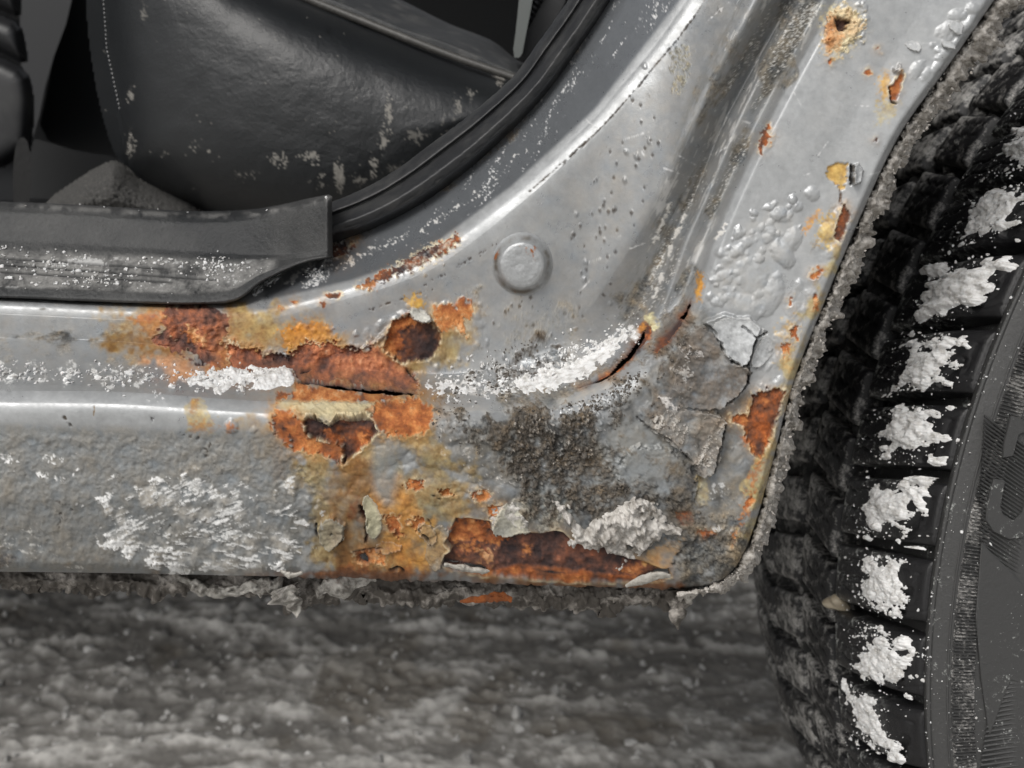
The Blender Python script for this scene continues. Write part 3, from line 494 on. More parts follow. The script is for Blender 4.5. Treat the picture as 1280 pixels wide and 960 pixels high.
crack([(842, 705), (848, 694), (862, 682), (876, 672)], .7, .8, (.05, .045, .04), 1.2)
dirt([(660, 520), (760, 500), (800, 470), (840, 440), (870, 420), (860, 440), (800, 520), (760, 545), (730, 590), (700, 640), (660, 660), (640, 600)], (.075, .066, .058), .8, .25, 'q', 20, 8)
dirt([(880, 620), (930, 600), (950, 630), (930, 690), (905, 715), (870, 700), (860, 660)], (.21, .195, .17), .6, .2, 'm', 12, 6)
dirt([(530, 514), (700, 514), (780, 480), (850, 410), (800, 500), (750, 560), (720, 610), (700, 660), (640, 650), (620, 560), (560, 560)], (.078, .068, .057), .97, .05, 'q', 14, 10, 1, .6, .22, .7)
dirt([(690, 600), (760, 590), (850, 590), (890, 640), (860, 690), (800, 650), (700, 650)], (.095, .086, .075), .92, .1, 'q', 14, 8, 1, .6, .15, .8)
dirt([(700, 570), (760, 545), (830, 570), (850, 610), (740, 620)], (.11, .10, .088), .8, 1.0, 'm', 8, 6, 1, .7, .1, .5)
dirt([(842, 672), (880, 664), (930, 668), (920, 710), (880, 733), (842, 724)], (.085, .08, .072), .9, .35, 'c', 5, 4, 1, .6, .2, .8)
r = Reg([(540, 514), (700, 514), (780, 480), (850, 410), (800, 500), (750, 560), (850, 600), (870, 650), (700, 660), (640, 650), (620, 560), (560, 560)], 30, 1); k = s01(r.sd / 10) * s01(r.n('M') * .5 + .6); HT[r.sl] += k * np.maximum(.30 * r.n('c') + .22 * r.n('g') + .12 * r.n('f'), -.15)
salt([(650, 512), (770, 490), (740, 560), (700, 640), (640, 600)], .9, 1.35, 'c', 10, 8, 1, (.50, .475, .44), .35, .35)
r = Reg([(845, 668), (900, 640), (938, 640), (922, 706), (885, 732), (842, 724)], 30, 1); k = s01(r.sd / 8); HT[r.sl] += k * (.35 * r.n('q') + .2 * r.n('c') + .08 * r.n('f'))
dirt([(530, 508), (640, 506), (720, 500), (790, 452), (850, 396), (868, 404), (830, 452), (780, 494), (720, 520), (600, 524), (540, 522)], (.10, .088, .074), .95, .35, 'q', 8, 5, 1, .6, .3, .7)
dirt([(640, 590), (760, 560), (790, 610), (760, 640), (700, 660), (640, 660)], (.095, .082, .068), .85, .7, 'v', 14, 8, 1, .5, .15, .6)
# slits in the shelf
gap([(725, 484), (760, 466), (778, 449), (793, 422), (802, 406), (812, 403), (813, 416), (803, 433), (778, 459), (748, 478)], 4.5, .26, 'rust_hole', 1.0, .4, False)
HOLE[Reg([(722, 486), (760, 467), (780, 446), (797, 420), (806, 406), (804, 420), (788, 446), (764, 470)]).sl] |= Reg([(722, 486), (760, 467), (780, 446), (797, 420), (806, 406), (804, 420), (788, 446), (764, 470)]).sd > 0
recol([(752, 474), (786, 448), (808, 418), (812, 404), (815, 420), (803, 436), (780, 460)], .50, 1.5, 'g', 3, 0, .9, .9)
stain([(793, 420), (800, 406), (808, 402), (804, 410)], lin(190, 130, 60), .9, 2, 1, 'g', 0); stain([(806, 396), (816, 393), (824, 404), (818, 414), (811, 404)], lin(200, 190, 150), .9, 2, 2, 'g', 0)
gap([(818, 438), (828, 420), (842, 405), (850, 397), (853, 400), (852, 406), (838, 425), (823, 441)], 3, .3, 'rust_hole', .8, .4, False); recol([(822, 440), (838, 424), (852, 405), (854, 400), (850, 410), (836, 430)], .58, 1, 'g', 2, 0, .8, .9)
gap([(848, 398), (856, 386), (863, 377), (864, 382), (855, 400)], 3, .3, None, .6, .3)
# ---- arch panel: blisters, chips and rust bleeding from the lip
BL = [(888, 350), (905, 300), (950, 258), (975, 240), (1000, 262), (1000, 300), (985, 330), (965, 390), (930, 396), (905, 385), (884, 375)]
for i, (u, v) in enumerate(inside(BL, 105, 41)): a = random.uniform(2.0, 7); dome(u, v, a, .075 * a + random.uniform(.03, .2), random.uniform(1, 1.5), random.uniform(-1.4, .4), random.choice((.6, 1, 1.3)))
for u, v, a, h, s_, g in ((978, 318, 13, 1.2, 1.6, .9), (990, 300, 12, .9, 1.5, 2.1), (965, 370, 14, .8, 2, 2.0), (930, 385, 18, .8, 1.4, .2), (1015, 242, 9, .7, 1.2, 0), (973, 268, 9, 1.2, 1.2, 0), (990, 250, 7, .8, 1, 0), (900, 400, 22, .5, 1.8, .1), (940, 345, 20, .5, 1.2, 1)): dome(u, v, a, h, s_, g, .8)
for u, v in inside([(1140, 85), (1165, 40), (1200, 10), (1222, 10), (1210, 40), (1175, 90), (1150, 100)], 32, 43): a = random.uniform(2.5, 9); dome(u, v, a, .065 * a, random.uniform(1, 1.9), random.uniform(-1.2, .2), .8)
for u, v in inside([(1070, 0), (1084, 0), (1088, 45), (1075, 60)], 14, 44): dome(u, v, random.uniform(2, 5), .4)
for u, v in inside([(960, 590), (1000, 400), (1040, 330), (1060, 280), (1050, 260), (985, 380), (940, 480), (900, 600)], 60, 45): dome(u, v, random.uniform(3, 10), random.uniform(.15, .5), random.uniform(1, 2), random.uniform(-1.4, -.6))
for u, v in inside([(895, 600), (940, 590), (935, 650), (880, 650)], 20, 46): dome(u, v, random.uniform(4, 9), random.uniform(.2, .5), 1.6, random.uniform(-1, 0))
stain([(960, 610), (985, 500), (1020, 400), (1045, 330), (1062, 270), (1050, 300), (1010, 390), (975, 470), (950, 560), (930, 650), (938, 662)], lin(176, 160, 112), .7, 7, 8, 'M')
stain([(1030, 10), (1055, 5), (1074, 18), (1080, 38), (1062, 58), (1045, 72), (1030, 72), (1028, 40)], lin(206, 192, 150), .9, 5, 4, 'g'); stain([(1032, 42), (1046, 44), (1044, 62), (1036, 74), (1030, 62)], lin(188, 122, 54), .9, 4, 3, 'g')
rust([(1034, 34), (1038, 20), (1052, 10), (1068, 16), (1078, 30), (1072, 44), (1058, 56), (1046, 68), (1036, 58)], .97, -.5, 3.5, .9, .3, .4, 'rust_patch', 0, 5, .6, 'g', .6, 0, lin(208, 186, 140))
recol([(1044, 24), (1058, 23), (1062, 28), (1054, 38), (1048, 37)], .18, 1.5, 'g', 2, 0, .6, 1, 1.2); recol([(1034, 34), (1042, 26), (1040, 52), (1036, 64), (1032, 50)], .74, 2, 'q', 5, 0, .6, .7); stain([(1040, 12), (1060, 9), (1080, 26), (1076, 42), (1060, 58), (1048, 66), (1056, 40)], lin(214, 202, 166), .85, 4, 4, 'g'); recol([(1048, 14), (1062, 14), (1074, 28), (1066, 44), (1052, 50), (1060, 34)], 1.0, 2, 'q', 4, 0, .2, .35); recol([(1044, 24), (1058, 23), (1062, 28), (1054, 38), (1048, 37)], .16, 1.5, 'g', 2, 0, .5, 1, .8)
for p in ([(1095, 62), (1098, 59), (1099, 64)], [(1081, 89), (1086, 86), (1088, 92), (1083, 93)], [(1093, 175), (1097, 173), (1097, 178)], [(1033, 76), (1037, 74), (1038, 79)]): rust(p, .5, .1, 1, .2, .2, .5, None, 0, 3, .5)
stain([(1100, 90), (1112, 92), (1112, 112), (1104, 128), (1098, 112)], lin(190, 150, 82), .9, 6, 3, 'g'); stain([(1100, 128), (1122, 128), (1116, 146), (1100, 154), (1096, 144)], lin(186, 168, 116), .8, 6, 4, 'g')
rust([(1111, 110), (1118, 102), (1126, 90), (1129, 94), (1125, 110), (1120, 127), (1114, 125)], .70, .5, .8, .15, .5, .8, 'rust_patch', 0, 4, .5, 'g', .5); crack([(1111, 109), (1113, 118), (1114, 127), (1121, 130)], .9, 1.2); peel([(1116, 86), (1124, 82), (1130, 88), (1126, 92), (1118, 90)], .9)
stain([(1034, 212), (1044, 204), (1059, 204), (1058, 226), (1053, 240), (1046, 231), (1034, 222)], lin(190, 156, 88), .98, 1.5, 1.5, 'g', 0); r, m, s = mk(Reg([(1034, 212), (1044, 204), (1059, 204), (1058, 226), (1053, 240), (1046, 231), (1034, 222)]), 1, 'g', 1) + (0,); HT[Reg([(1034, 212), (1044, 204), (1059, 204), (1058, 226), (1053, 240), (1046, 231), (1034, 222)]).sl] -= r * .6
crack([(1050, 238), (1051, 246), (1050, 254), (1055, 258)], .8, .9, (.12, .06, .03)); crack([(1065, 208), (1064, 220), (1064, 230)], 1.6, 1.6, (.02, .018, .017))
peel([(1066, 208), (1072, 205), (1078, 214), (1076, 228), (1066, 231)], .9, .6)
stain([(1002, 290), (1010, 275), (1024, 262), (1028, 266), (1016, 278), (1008, 294)], lin(196, 140, 60), .9, 3, 2, 'g'); stain([(1020, 280), (1035, 268), (1048, 275), (1046, 300), (1034, 312), (1024, 304)], lin(198, 168, 96), .85, 5, 4, 'g')
dome(1034, 290, 12, .9, 1, 0, .8); rust([(1052, 262), (1056, 256), (1063, 268), (1058, 284), (1050, 303), (1042, 296), (1046, 282)], .44, .5, 1, .3, .5, .8, 'rust_patch', 0, 5, .7, 'g', .6)
rust([(1012, 345), (1022, 335), (1030, 337), (1027, 343), (1018, 349)], .74, .1, 1.5, .2, .3, .4, None, 0, 4, .6); rust([(1016, 372), (1022, 368), (1022, 384), (1017, 386)], .66, .1, 2, .2, .3, .4, None, 0, 4, .6); rust([(985, 374), (990, 370), (989, 382)], .7, .1, 1.5, .2, .3, .3, None, 0, 4, .5)
stain([(975, 405), (998, 400), (994, 440), (984, 470), (978, 440)], lin(192, 166, 116), .75, 6, 5, 'g'); rust([(974, 432), (984, 428), (986, 440), (978, 444)], .7, .1, 2.5, .3, .3, .4, None, 0, 5, .6); rust([(990, 408), (997, 408), (996, 424), (991, 420)], .62, .1, 2, .3, .3, .4, None, 0, 4, .6)
stain([(872, 340), (880, 345), (876, 370), (873, 380), (870, 364)], lin(190, 140, 66), .9, 2, 2, 'g', 0)
rust([(914, 519), (934, 520), (940, 507), (942, 494), (958, 487), (982, 489), (976, 509), (968, 530), (962, 548), (950, 573), (944, 570), (938, 560), (932, 546), (930, 531), (916, 528)], .42, .6, 1.4, .7, .6, .9, 'rust_patch', 0, 6, .8, 'g', .7)
recol([(914, 519), (936, 520), (932, 540), (928, 530), (916, 528)], .68, 1, 'g', 3, 0, .6, .95); recol([(945, 494), (956, 488), (960, 500), (948, 510)], .64, 2, 'g', 4, 0, .6, .8); recol([(924, 545), (934, 545), (944, 566), (938, 562)], .68, 2, 'g', 3, 0, .6, .9)
stain([(945, 572), (952, 574), (945, 610), (930, 650), (922, 656), (936, 612)], lin(176, 112, 60), .8, 3, 3, 'g'); rust([(932, 624), (940, 622), (938, 634), (930, 634)], .6, .1, 1.5, .3, .3, .3, None, 0, 3, .5)
dirt([(960, 600), (985, 510), (1020, 405), (1064, 290), (1070, 300), (1030, 400), (990, 500), (950, 620), (925, 705), (905, 715)], (.20, .185, .155), .7, .1, 'm', 5, 3)
r = Reg(BL, 20, 1); k = s01(r.sd / 12); ROU[r.sl] += .12 * k; MET[r.sl] -= .2 * k
wq = .7 * np.clip(1 - MET / .38, 0, 1) * np.clip((.5 - ALB[..., 1]) / .2, 0, 1); ALB[..., 0] *= 1 + wq * (.05 * N['q'] + .05 * N['M'] + .03); ALB[..., 2] *= 1 - wq * (.06 * N['q'] + .06 * N['M'] + .05); np.clip(ALB, .004, .9, out=ALB)
# ---- snow and mud lying on the car
snow([(228, 480), (246, 470), (268, 463), (300, 461), (330, 458), (362, 460), (370, 472), (372, 482), (340, 486), (300, 487), (256, 487)], 1.3, 4, 'q', 1)
snow([(640, 478), (660, 470), (688, 455), (716, 449), (752, 433), (778, 411), (788, 412), (784, 424), (768, 444), (750, 460), (722, 478), (690, 488), (650, 492)], 1.1, 5, 'm', 2)
snow([(530, 480), (560, 476), (600, 480), (640, 482), (640, 490), (560, 492), (534, 490)], .35, 6, 'g', 2)
salt([(540, 470), (640, 468), (700, 445), (790, 405), (800, 415), (770, 455), (700, 495), (560, 498)], .8, .1, 'm', 8, 5, 1, (.52, .51, .49), .2, .7)
snow([(690, 626), (700, 624), (712, 638), (724, 655), (745, 650), (772, 632), (788, 621), (802, 621), (815, 630), (825, 628), (836, 650), (850, 662), (848, 670), (828, 676), (806, 690), (796, 698), (781, 706), (768, 693), (755, 685), (738, 687), (716, 679), (716, 666), (706, 648)], 2.2, 4, 'q', 3, 0, 5, .9)
snow([(612, 650), (626, 632), (642, 628), (656, 648), (664, 664), (640, 668), (618, 666)], .5, 3, 'g', 3)
mud([(548, 512), (600, 512), (630, 522), (618, 545), (604, 560), (575, 548), (552, 540), (540, 525)], 1.2, .1, 4)
mud([(612, 448), (640, 433), (688, 430), (702, 440), (690, 460), (650, 470), (612, 478), (585, 486)], 1.2, .35, 8)
mud([(650, 515), (720, 512), (775, 480), (800, 455), (790, 500), (750, 550), (716, 600), (690, 640), (650, 620), (640, 560)], 1.6, .0, 12, 1, 14)
mud([(690, 600), (740, 605), (800, 608), (830, 626), (780, 625), (740, 650), (715, 650), (690, 625)], 1.2, .3, 8)
TM[TS > .2] = -5

# ---- meshes
fr = {}
def attrs_material(name, bumpscale=900, grain=.5):
    m = bpy.data.materials.new(name); m.use_nodes = True; t = m.node_tree; n = t.nodes; L = t.links; b = n['Principled BSDF']
    a = n.new('ShaderNodeAttribute'); a.attribute_name = 'Col'; p = n.new('ShaderNodeAttribute'); p.attribute_name = 'Prop'
    sp = n.new('ShaderNodeSeparateColor'); L.new(p.outputs['Color'], sp.inputs[0])
    tc = n.new('ShaderNodeTexCoord'); no = n.new('ShaderNodeTexNoise'); no.inputs['Scale'].default_value = bumpscale; no.inputs['Detail'].default_value = 5; no.inputs['Roughness'].default_value = .7
    L.new(tc.outputs['Object'], no.inputs['Vector'])
    mr = n.new('ShaderNodeMapRange'); mr.inputs[1].default_value = .25; mr.inputs[2].default_value = .75; mr.inputs[3].default_value = 1 - grain; mr.inputs[4].default_value = 1 + grain
    L.new(no.outputs['Fac'], mr.inputs[0])
    mg = n.new('ShaderNodeMix'); mg.data_type = 'RGBA'; mg.blend_type = 'MULTIPLY'; L.new(sp.outputs[2], mg.inputs[0]); L.new(a.outputs['Color'], mg.inputs[6])
    cb = n.new('ShaderNodeCombineColor'); [L.new(mr.outputs[0], cb.inputs[i]) for i in range(3)]; L.new(cb.outputs[0], mg.inputs[7])
    L.new(mg.outputs[2], b.inputs['Base Color']); L.new(sp.outputs[0], b.inputs['Metallic']); L.new(sp.outputs[1], b.inputs['Roughness'])
    bu = n.new('ShaderNodeBump'); bu.inputs['Distance'].default_value = .0006; L.new(sp.outputs[2], bu.inputs['Strength']); L.new(no.outputs['Fac'], bu.inputs['Height']); L.new(bu.outputs[0], b.inputs['Normal'])
    return m
M_body = attrs_material('weathered_paint'); M_rust = attrs_material('rust', 1300, .35)
FORE = np.clip((BN * (CAM - BASE)).sum(-1) / np.linalg.norm(CAM - BASE, axis=-1), .12, 1) ** .8
h = samp(HT, bU, bV) * FORE; P = BASE + BN * (h[..., None] * 1e-3)
col = samp(ALB, bU, bV); prop = np.stack([samp(MET, bU, bV), samp(ROU, bU, bV), samp(BMP, bU, bV)], -1)
rid = RID[np.clip(np.round(bV - V0).astype(int), 0, FH - 1), np.clip(np.round(bU - U0).astype(int), 0, FW - 1)]
hol = HOLE[np.clip(np.round(bV - V0).astype(int), 0, FH - 1), np.clip(np.round(bU - U0).astype(int), 0, FW - 1)]; fid = np.where(hol[:-1, :-1] & hol[1:, 1:], -1, rid[:-1, :-1]); jj = np.broadcast_to(np.arange(bU.shape[1] - 1), fid.shape)
for nm, a, b in (('door_flange', 0, bI[2]), ('door_pillar', bI[2], bI[7]), ('side_panel', bI[7], bI[13])):
    grid(nm, P, M_body, car, (jj >= a) & (jj < b) & (fid == 0), col, prop)
for i, nm in enumerate(patches, 1):
    o = grid(nm, P, M_rust, car, fid == i, col, prop)
M_inner = bpy.data.materials.new('inner_rust'); M_inner.use_nodes = True; M_inner.node_tree.nodes['Principled BSDF'].inputs['Base Color'].default_value = (.05, .028, .018, 1); M_inner.node_tree.nodes['Principled BSDF'].inputs['Roughness'].default_value = .95
grid('inner_sill', (BASE - BN * .007)[::6, :bI[11]:4], M_inner, car)
def flake(pts, lift, dirv=(1, 0), col=None, cm=.0, sm=1, amp=1.0, span=None, label=None, inner=.5):
    """a lifted sheet of paint: own mesh, thick edge, curling up towards dirv"""
    r = Reg(pts, 6, sm); s = r.sd + amp * (.7 * r.n('m') + .4 * r.n('g'))
    pr = r.X * dirv[0] + r.Y * dirv[1]; q = pr[r.sd > 0]; f = np.clip((pr - q.min()) / (np.ptp(q) + 1e-6), 0, 1)
    hh = np.where(s > 0, .12 + lift * (f ** 1.6) * (inner + (1 - inner) * np.exp(-s / 6)) + .05 * r.n('q'), -.4)
    c = ALB[r.sl].copy()
    if col is not None: c += (np.asarray(col) * np.clip(1 + .15 * r.n('q')[..., None] + .12 * r.n('c')[..., None], .5, 1.5) - c) * cm
    edge = np.exp(-np.maximum(s, 0) / 1.1)[..., None] * .5; c += (np.array([.30, .285, .26]) - c) * edge * (s > 0)[..., None]
    P_ = onbody(r.X, r.Y, hh); kf = np.maximum(np.maximum(s[:-1, :-1], s[1:, :-1]), np.maximum(s[:-1, 1:], s[1:, 1:])) > 0
    o = grid('paint_flake', P_, M_body, car, kf, c, np.stack([np.full(s.shape, .1), np.full(s.shape, .6), np.full(s.shape, .4)], -1))
    if o and label: o['label'] = label
flake([(806, 531), (824, 516), (850, 510), (895, 515), (905, 529), (901, 548), (894, 578), (887, 593), (876, 595), (866, 579), (850, 563), (830, 547)], 2.6, (.9, .3), (.30, .275, .245), .25, 1, 1.5)
flake([(850, 430), (872, 404), (890, 418), (905, 440), (912, 450), (930, 457), (938, 464), (933, 482), (919, 497), (905, 507), (880, 513), (850, 508), (838, 470)], 2.2, (.9, .2), (.115, .10, .088), .35, 1, 1.5)
flake([(912, 450), (903, 434), (893, 418), (890, 404), (906, 396), (930, 393), (950, 405), (957, 415), (945, 423), (939, 440), (932, 457)], 2.4, (.2, .9), (.46, .47, .475), .7, 1, .8)
flake([(948, 426), (960, 417), (968, 430), (962, 452), (940, 462), (938, 448)], 1.6, (-.9, .1), (.42, .43, .435), .6, 1, .8)
flake([(1066, 206), (1074, 204), (1080, 214), (1077, 230), (1066, 232)], 2.2, (-1, .1), None, 0, 0, .5)
flake([(398, 658), (406, 647), (420, 645), (432, 656), (429, 672), (415, 683), (402, 676)], 1.7, (-.3, .8), (.24, .225, .17), .7, 1, 1)
flake([(453, 622), (462, 618), (476, 640), (480, 662), (468, 674), (458, 655), (457, 640)], 2.2, (-.8, .4), (.40, .38, .28), .7, 1, 1)
flake([(512, 393), (518, 383), (532, 388), (543, 401), (530, 404), (518, 399)], 2.0, (0, 1), (.46, .45, .41), .8, 1, .8)
flake([(614, 664), (620, 640), (630, 630), (644, 630), (656, 650), (664, 668), (650, 668), (640, 670)], 1.8, (-.6, .7), (.44, .43, .36), .7, 1, 1)
flake([(540, 660), (552, 655), (566, 664), (557, 676), (567, 685), (556, 693), (553, 706), (540, 716), (530, 690)], 1.6, (.9, .2), (.30, .23, .14), .5, 1, 1)
flake([(470, 676), (490, 676), (506, 684), (488, 690), (470, 688)], 1.5, (0, 1), None, 0, 1, 1)
flake([(520, 655), (534, 652), (548, 665), (540, 682), (528, 674)], 1.4, (.3, .9), (.30, .22, .13), .5, 1, 1)
flake([(1128, 52), (1146, 50), (1152, 60), (1146, 66), (1134, 60)], .8, (.2, .9), None, 0, 1, .6); flake([(1184, 30), (1198, 24), (1206, 34), (1198, 46), (1188, 40)], .9, (0, 1), None, 0, 1, .6); flake([(1174, 52), (1190, 50), (1192, 60), (1180, 62)], 1.5, (0, 1), None, 0, 1, .6)
flake([(384, 521), (398, 504), (440, 506), (470, 506), (466, 522), (456, 522), (436, 525), (422, 523), (416, 531), (402, 529), (392, 523)], 1.2, (0, 1), (.50, .40, .22), .35, 1, 1)
# snow and mud as layers with their own thickness on top of the metal
def simple(name, color, rough=.6, metal=0, bump=None, noise=None, sss=0, spec=.5, coat=0):
    """plain surface with grain: bump=(scale, distance mm), noise=(scale, colour b, lo, hi)"""
    m = bpy.data.materials.new(name); m.use_nodes = True; t = m.node_tree; n = t.nodes; L = t.links; b = n['Principled BSDF']
    b.inputs['Base Color'].default_value = (*color, 1); b.inputs['Roughness'].default_value = rough; b.inputs['Metallic'].default_value = metal
    b.inputs['Specular IOR Level'].default_value = spec; b.inputs['Coat Weight'].default_value = coat
    if sss: b.inputs['Subsurface Weight'].default_value = sss; b.inputs['Subsurface Radius'].default_value = (1, .9, .85); b.inputs['Subsurface Scale'].default_value = .0012
    tc = n.new('ShaderNodeTexCoord')
    if bump:
        hh = None
        for k in range(0, len(bump), 2):
            no = n.new('ShaderNodeTexNoise'); no.inputs['Scale'].default_value = bump[k]; no.inputs['Detail'].default_value = 6; no.inputs['Roughness'].default_value = .65; L.new(tc.outputs['Object'], no.inputs['Vector'])
            bu = n.new('ShaderNodeBump'); bu.inputs['Distance'].default_value = bump[k + 1] * 1e-3; bu.inputs['Strength'].default_value = 1; L.new(no.outputs['Fac'], bu.inputs['Height'])
            if hh is not None: L.new(hh, bu.inputs['Normal'])
            hh = bu.outputs[0]
        L.new(hh, b.inputs['Normal'])
    if noise:
        no = n.new('ShaderNodeTexNoise'); no.inputs['Scale'].default_value = noise[0]; no.inputs['Detail'].default_value = 8; no.inputs['Roughness'].default_value = .68; L.new(tc.outputs['Object'], no.inputs['Vector'])
        mr = n.new('ShaderNodeMapRange'); mr.inputs[1].default_value = noise[2]; mr.inputs[2].default_value = noise[3]; L.new(no.outputs['Fac'], mr.inputs[0])
        mx = n.new('ShaderNodeMix'); mx.data_type = 'RGBA'; L.new(mr.outputs[0], mx.inputs[0]); mx.inputs[6].default_value = (*color, 1); mx.inputs[7].default_value = (*noise[1], 1); L.new(mx.outputs[2], b.inputs['Base Color'])
    return m
M_snow = simple('snow', (.76, .76, .755), .7, 0, (1500, .10, 500, .16), (330, (.40, .385, .36), .46, .68), .25)
M_dsnow = simple('dirty_snow', (.56, .535, .50), .6, 0, (1300, .12, 420, .18), (200, (.20, .18, .155), .44, .62), .15)
M_mud = simple('dried_mud', (.075, .065, .055), .95, 0, (1600, .16, 600, .2), (500, (.20, .18, .155), .45, .75))
ts = samp(TS, bU, bV); sid = SID[np.clip(np.round(bV - V0).astype(int), 0, FH - 1), np.clip(np.round(bU - U0).astype(int), 0, FW - 1)]
def overlay(name, t, sel, mat, lab, cat, kind=None):
    g = np.maximum(t, -.35) * sel + -.35 * (1 - sel)
    kf = (np.maximum(np.maximum(g[:-1, :-1], g[1:, :-1]), np.maximum(g[:-1, 1:], g[1:, 1:])) > 0)
    o = grid(name, BASE + BN * ((h + g * np.maximum(FORE, .4))[..., None] * 1e-3), mat, None, kf)
    if o: tag(o, lab, cat, None, kind)
overlay('snow_patch', ts, (sid == 1) * 1., M_snow, 'white granular snow lying in the sill step left of the long rust crack', 'snow')
overlay('snow_patch', ts, (sid == 2) * 1., M_snow, 'curved band of dirty white snow in the sill corner below the round plug', 'snow')
overlay('snow_patch', ts, (sid == 3) * 1., M_dsnow, 'grey white icy lump hanging over the long dark rust gash', 'snow')
# ---------------------------------------------------------------- trim, seal, seat and cabin
M_plastic = simple('grained_plastic', (.030, .032, .034), .50, 0, (1900, .08, 420, .06), (60, (.055, .056, .056), .42, .8), 0, .5)
M_rubber_seal = simple('seal_rubber', (.019, .020, .022), .48, 0, (2200, .06, 200, .08), (90, (.06, .06, .058), .45, .8), 0, .5)
M_leather = simple('black_leather', (.012, .0125, .014), .44, 0, (900, .06, 2600, .03), (30, (.045, .045, .045), .45, .85), 0, .5)
M_dark = simple('cabin_plastic', (.008, .009, .010), .6, 0, (600, .1))
M_carpet = simple('carpet', (.045, .044, .042), .95, 0, (1500, .5, 300, .5), (900, (.14, .135, .125), .5, .75))
M_piping = simple('piping', (.05, .048, .044), .45, 0, (1200, .1), (300, (.12, .115, .105), .5, .8))
M_thread = simple('thread', (.30, .30, .30), .7)
M_underbody = simple('underbody_grime', (.085, .075, .064), .6, 0, (900, .16, 260, .25), (120, (.42, .39, .355), .50, .64))
M_crust = simple('grit_crust', (.20, .18, .155), .95, 0, (1500, .22, 420, .3), (420, (.58, .55, .51), .36, .60), 0, .2)
M_ice = simple('dirty_ice', (.13, .12, .105), .35, 0, (900, .2, 300, .35), (170, (.55, .53, .49), .40, .62), .15)
M_black = simple('wheel_arch_liner', (.012, .012, .012), .85, 0, (300, .6))
M_steel = simple('dull_steel', (.12, .125, .13), .45, .6, (700, .2))

def fieldnoise(u, v, keys, sc=1.0):
    o = 0
    for k, a in keys: o = o + a * samp(N[k], u * sc, v * sc)
    return o
# sill scuff plate
sT0 = [(-150, 249), (0, 252), (100, 256), (180, 261), (250, 264), (310, 262), (350, 256), (385, 248), (411, 243)]
sT1 = [(-150, 252), (0, 255), (100, 259), (180, 264), (250, 268), (310, 266), (350, 260), (385, 252), (415, 246)]
sM0 = [(-150, 262), (0, 265), (100, 270), (180, 275), (250, 279), (310, 276), (350, 270), (385, 262), (415, 256)]
sM1 = [(-150, 296), (0, 300), (100, 305), (180, 310), (250, 315), (310, 318), (348, 318), (384, 316), (416, 310)]
sM2 = [(-150, 314), (0, 317), (100, 320), (180, 324), (250, 328), (300, 330), (338, 326), (382, 322), (416, 316)]
sM3 = [(-150, 358), (0, 361), (100, 364), (180, 367), (250, 369), (292, 363), (325, 344), (378, 325), (416, 319)]
sL = [(-150, 369), (0, 372), (100, 376), (180, 379), (250, 380), (296, 375), (330, 351), (380, 328), (417, 321)]
sL2 = [(x, y + 1.2) for x, y in sL]
u, v, d, ix = loft([sT0, sT1, sM0, sM1, sM2, sM3, sL, sL2], [mmx(110, 110, 110, 110, 110, 105, 90, 72, 62), mmx(71, 71, 71, 71, 71, 69, 62, 52, 45), mmx(66, 66, 66, 66, 66, 65, 59, 50, 44), mmx(62, 62, 62, 62, 62, 61, 57, 49, 43), mmx(57, 57, 57, 57, 57, 56, 53, 48, 43), mmx(36, 36, 36, 36, 36, 37, 41, 45, 42), mmx(33, 33, 33, 33, 33, 34, 39, 44, 42), mmx(46, 46, 46, 46, 46, 46, 50, 54, 52)], 1.5, [6, 12, 26, 14, 60, 10, 8], 2.2)
e = np.clip((u - 408) / 9, 0, 1); d = d + .014 * e ** 2
Pp = P3(u, v, d); n_ = normals(Pp); hh = np.zeros_like(u)
for va, vb, ue in ((322, 340, 215), (330, 350, 275), (339, 356, 220)):
    vc = va + (vb - va) * np.clip(u / 280, -1, 1.2); hh -= 1.6 * np.exp(-((v - vc) / 1.2) ** 2) * s01((ue - u) / 12)
hh += .03 * fieldnoise(u, v, (('g', .9), ('q', .6), ('k', .5)))
tj = np.arange(u.shape[1]); topw = s01((tj - ix[3] - 4) / 14) * s01((ix[5] + 2 - tj) / 10) * np.ones_like(u) * s01((352 - u) / 20)
dm = np.clip(topw * (.62 + .22 * fieldnoise(u, v, (('M', 1), ('h', .5))) + .12 * samp(N['k'], u, v)) + .10 + .05 * samp(N['l'], u, v) + .5 * np.exp(-((tj - ix[1] - 2) / 4.0) ** 2) * np.clip(.5 + .5 * samp(N['q'], u, v), 0, 1), 0, 1) * (1 + .8 * np.minimum(hh, 0))
dm = np.maximum(dm, 0)[..., None]; pcl = np.array([.017, .0185, .020]) + (np.array([.24, .236, .226]) - np.array([.017, .0185, .020])) * dm
wsp = s01((samp(N['h'], u, v) * .8 + .5 * samp(N['k'], u, v) - 1.5) / .4)[..., None] * topw[..., None]; pcl += (np.array([.66, .66, .65]) - pcl) * wsp * .5; pcl *= (1 - .9 * np.clip(-hh / 1.4, 0, 1))[..., None]  # plate grooves darkened in the colour for the shadow they hold
M_plate = attrs_material('scuffed_plastic', 850, .3)
plate = grid('scuff_plate', Pp + n_ * hh[..., None] * 1e-3, M_plate, car, None, pcl, np.concatenate([0 * dm, .48 + .3 * dm, .8 + 0 * dm], -1), flip=True)
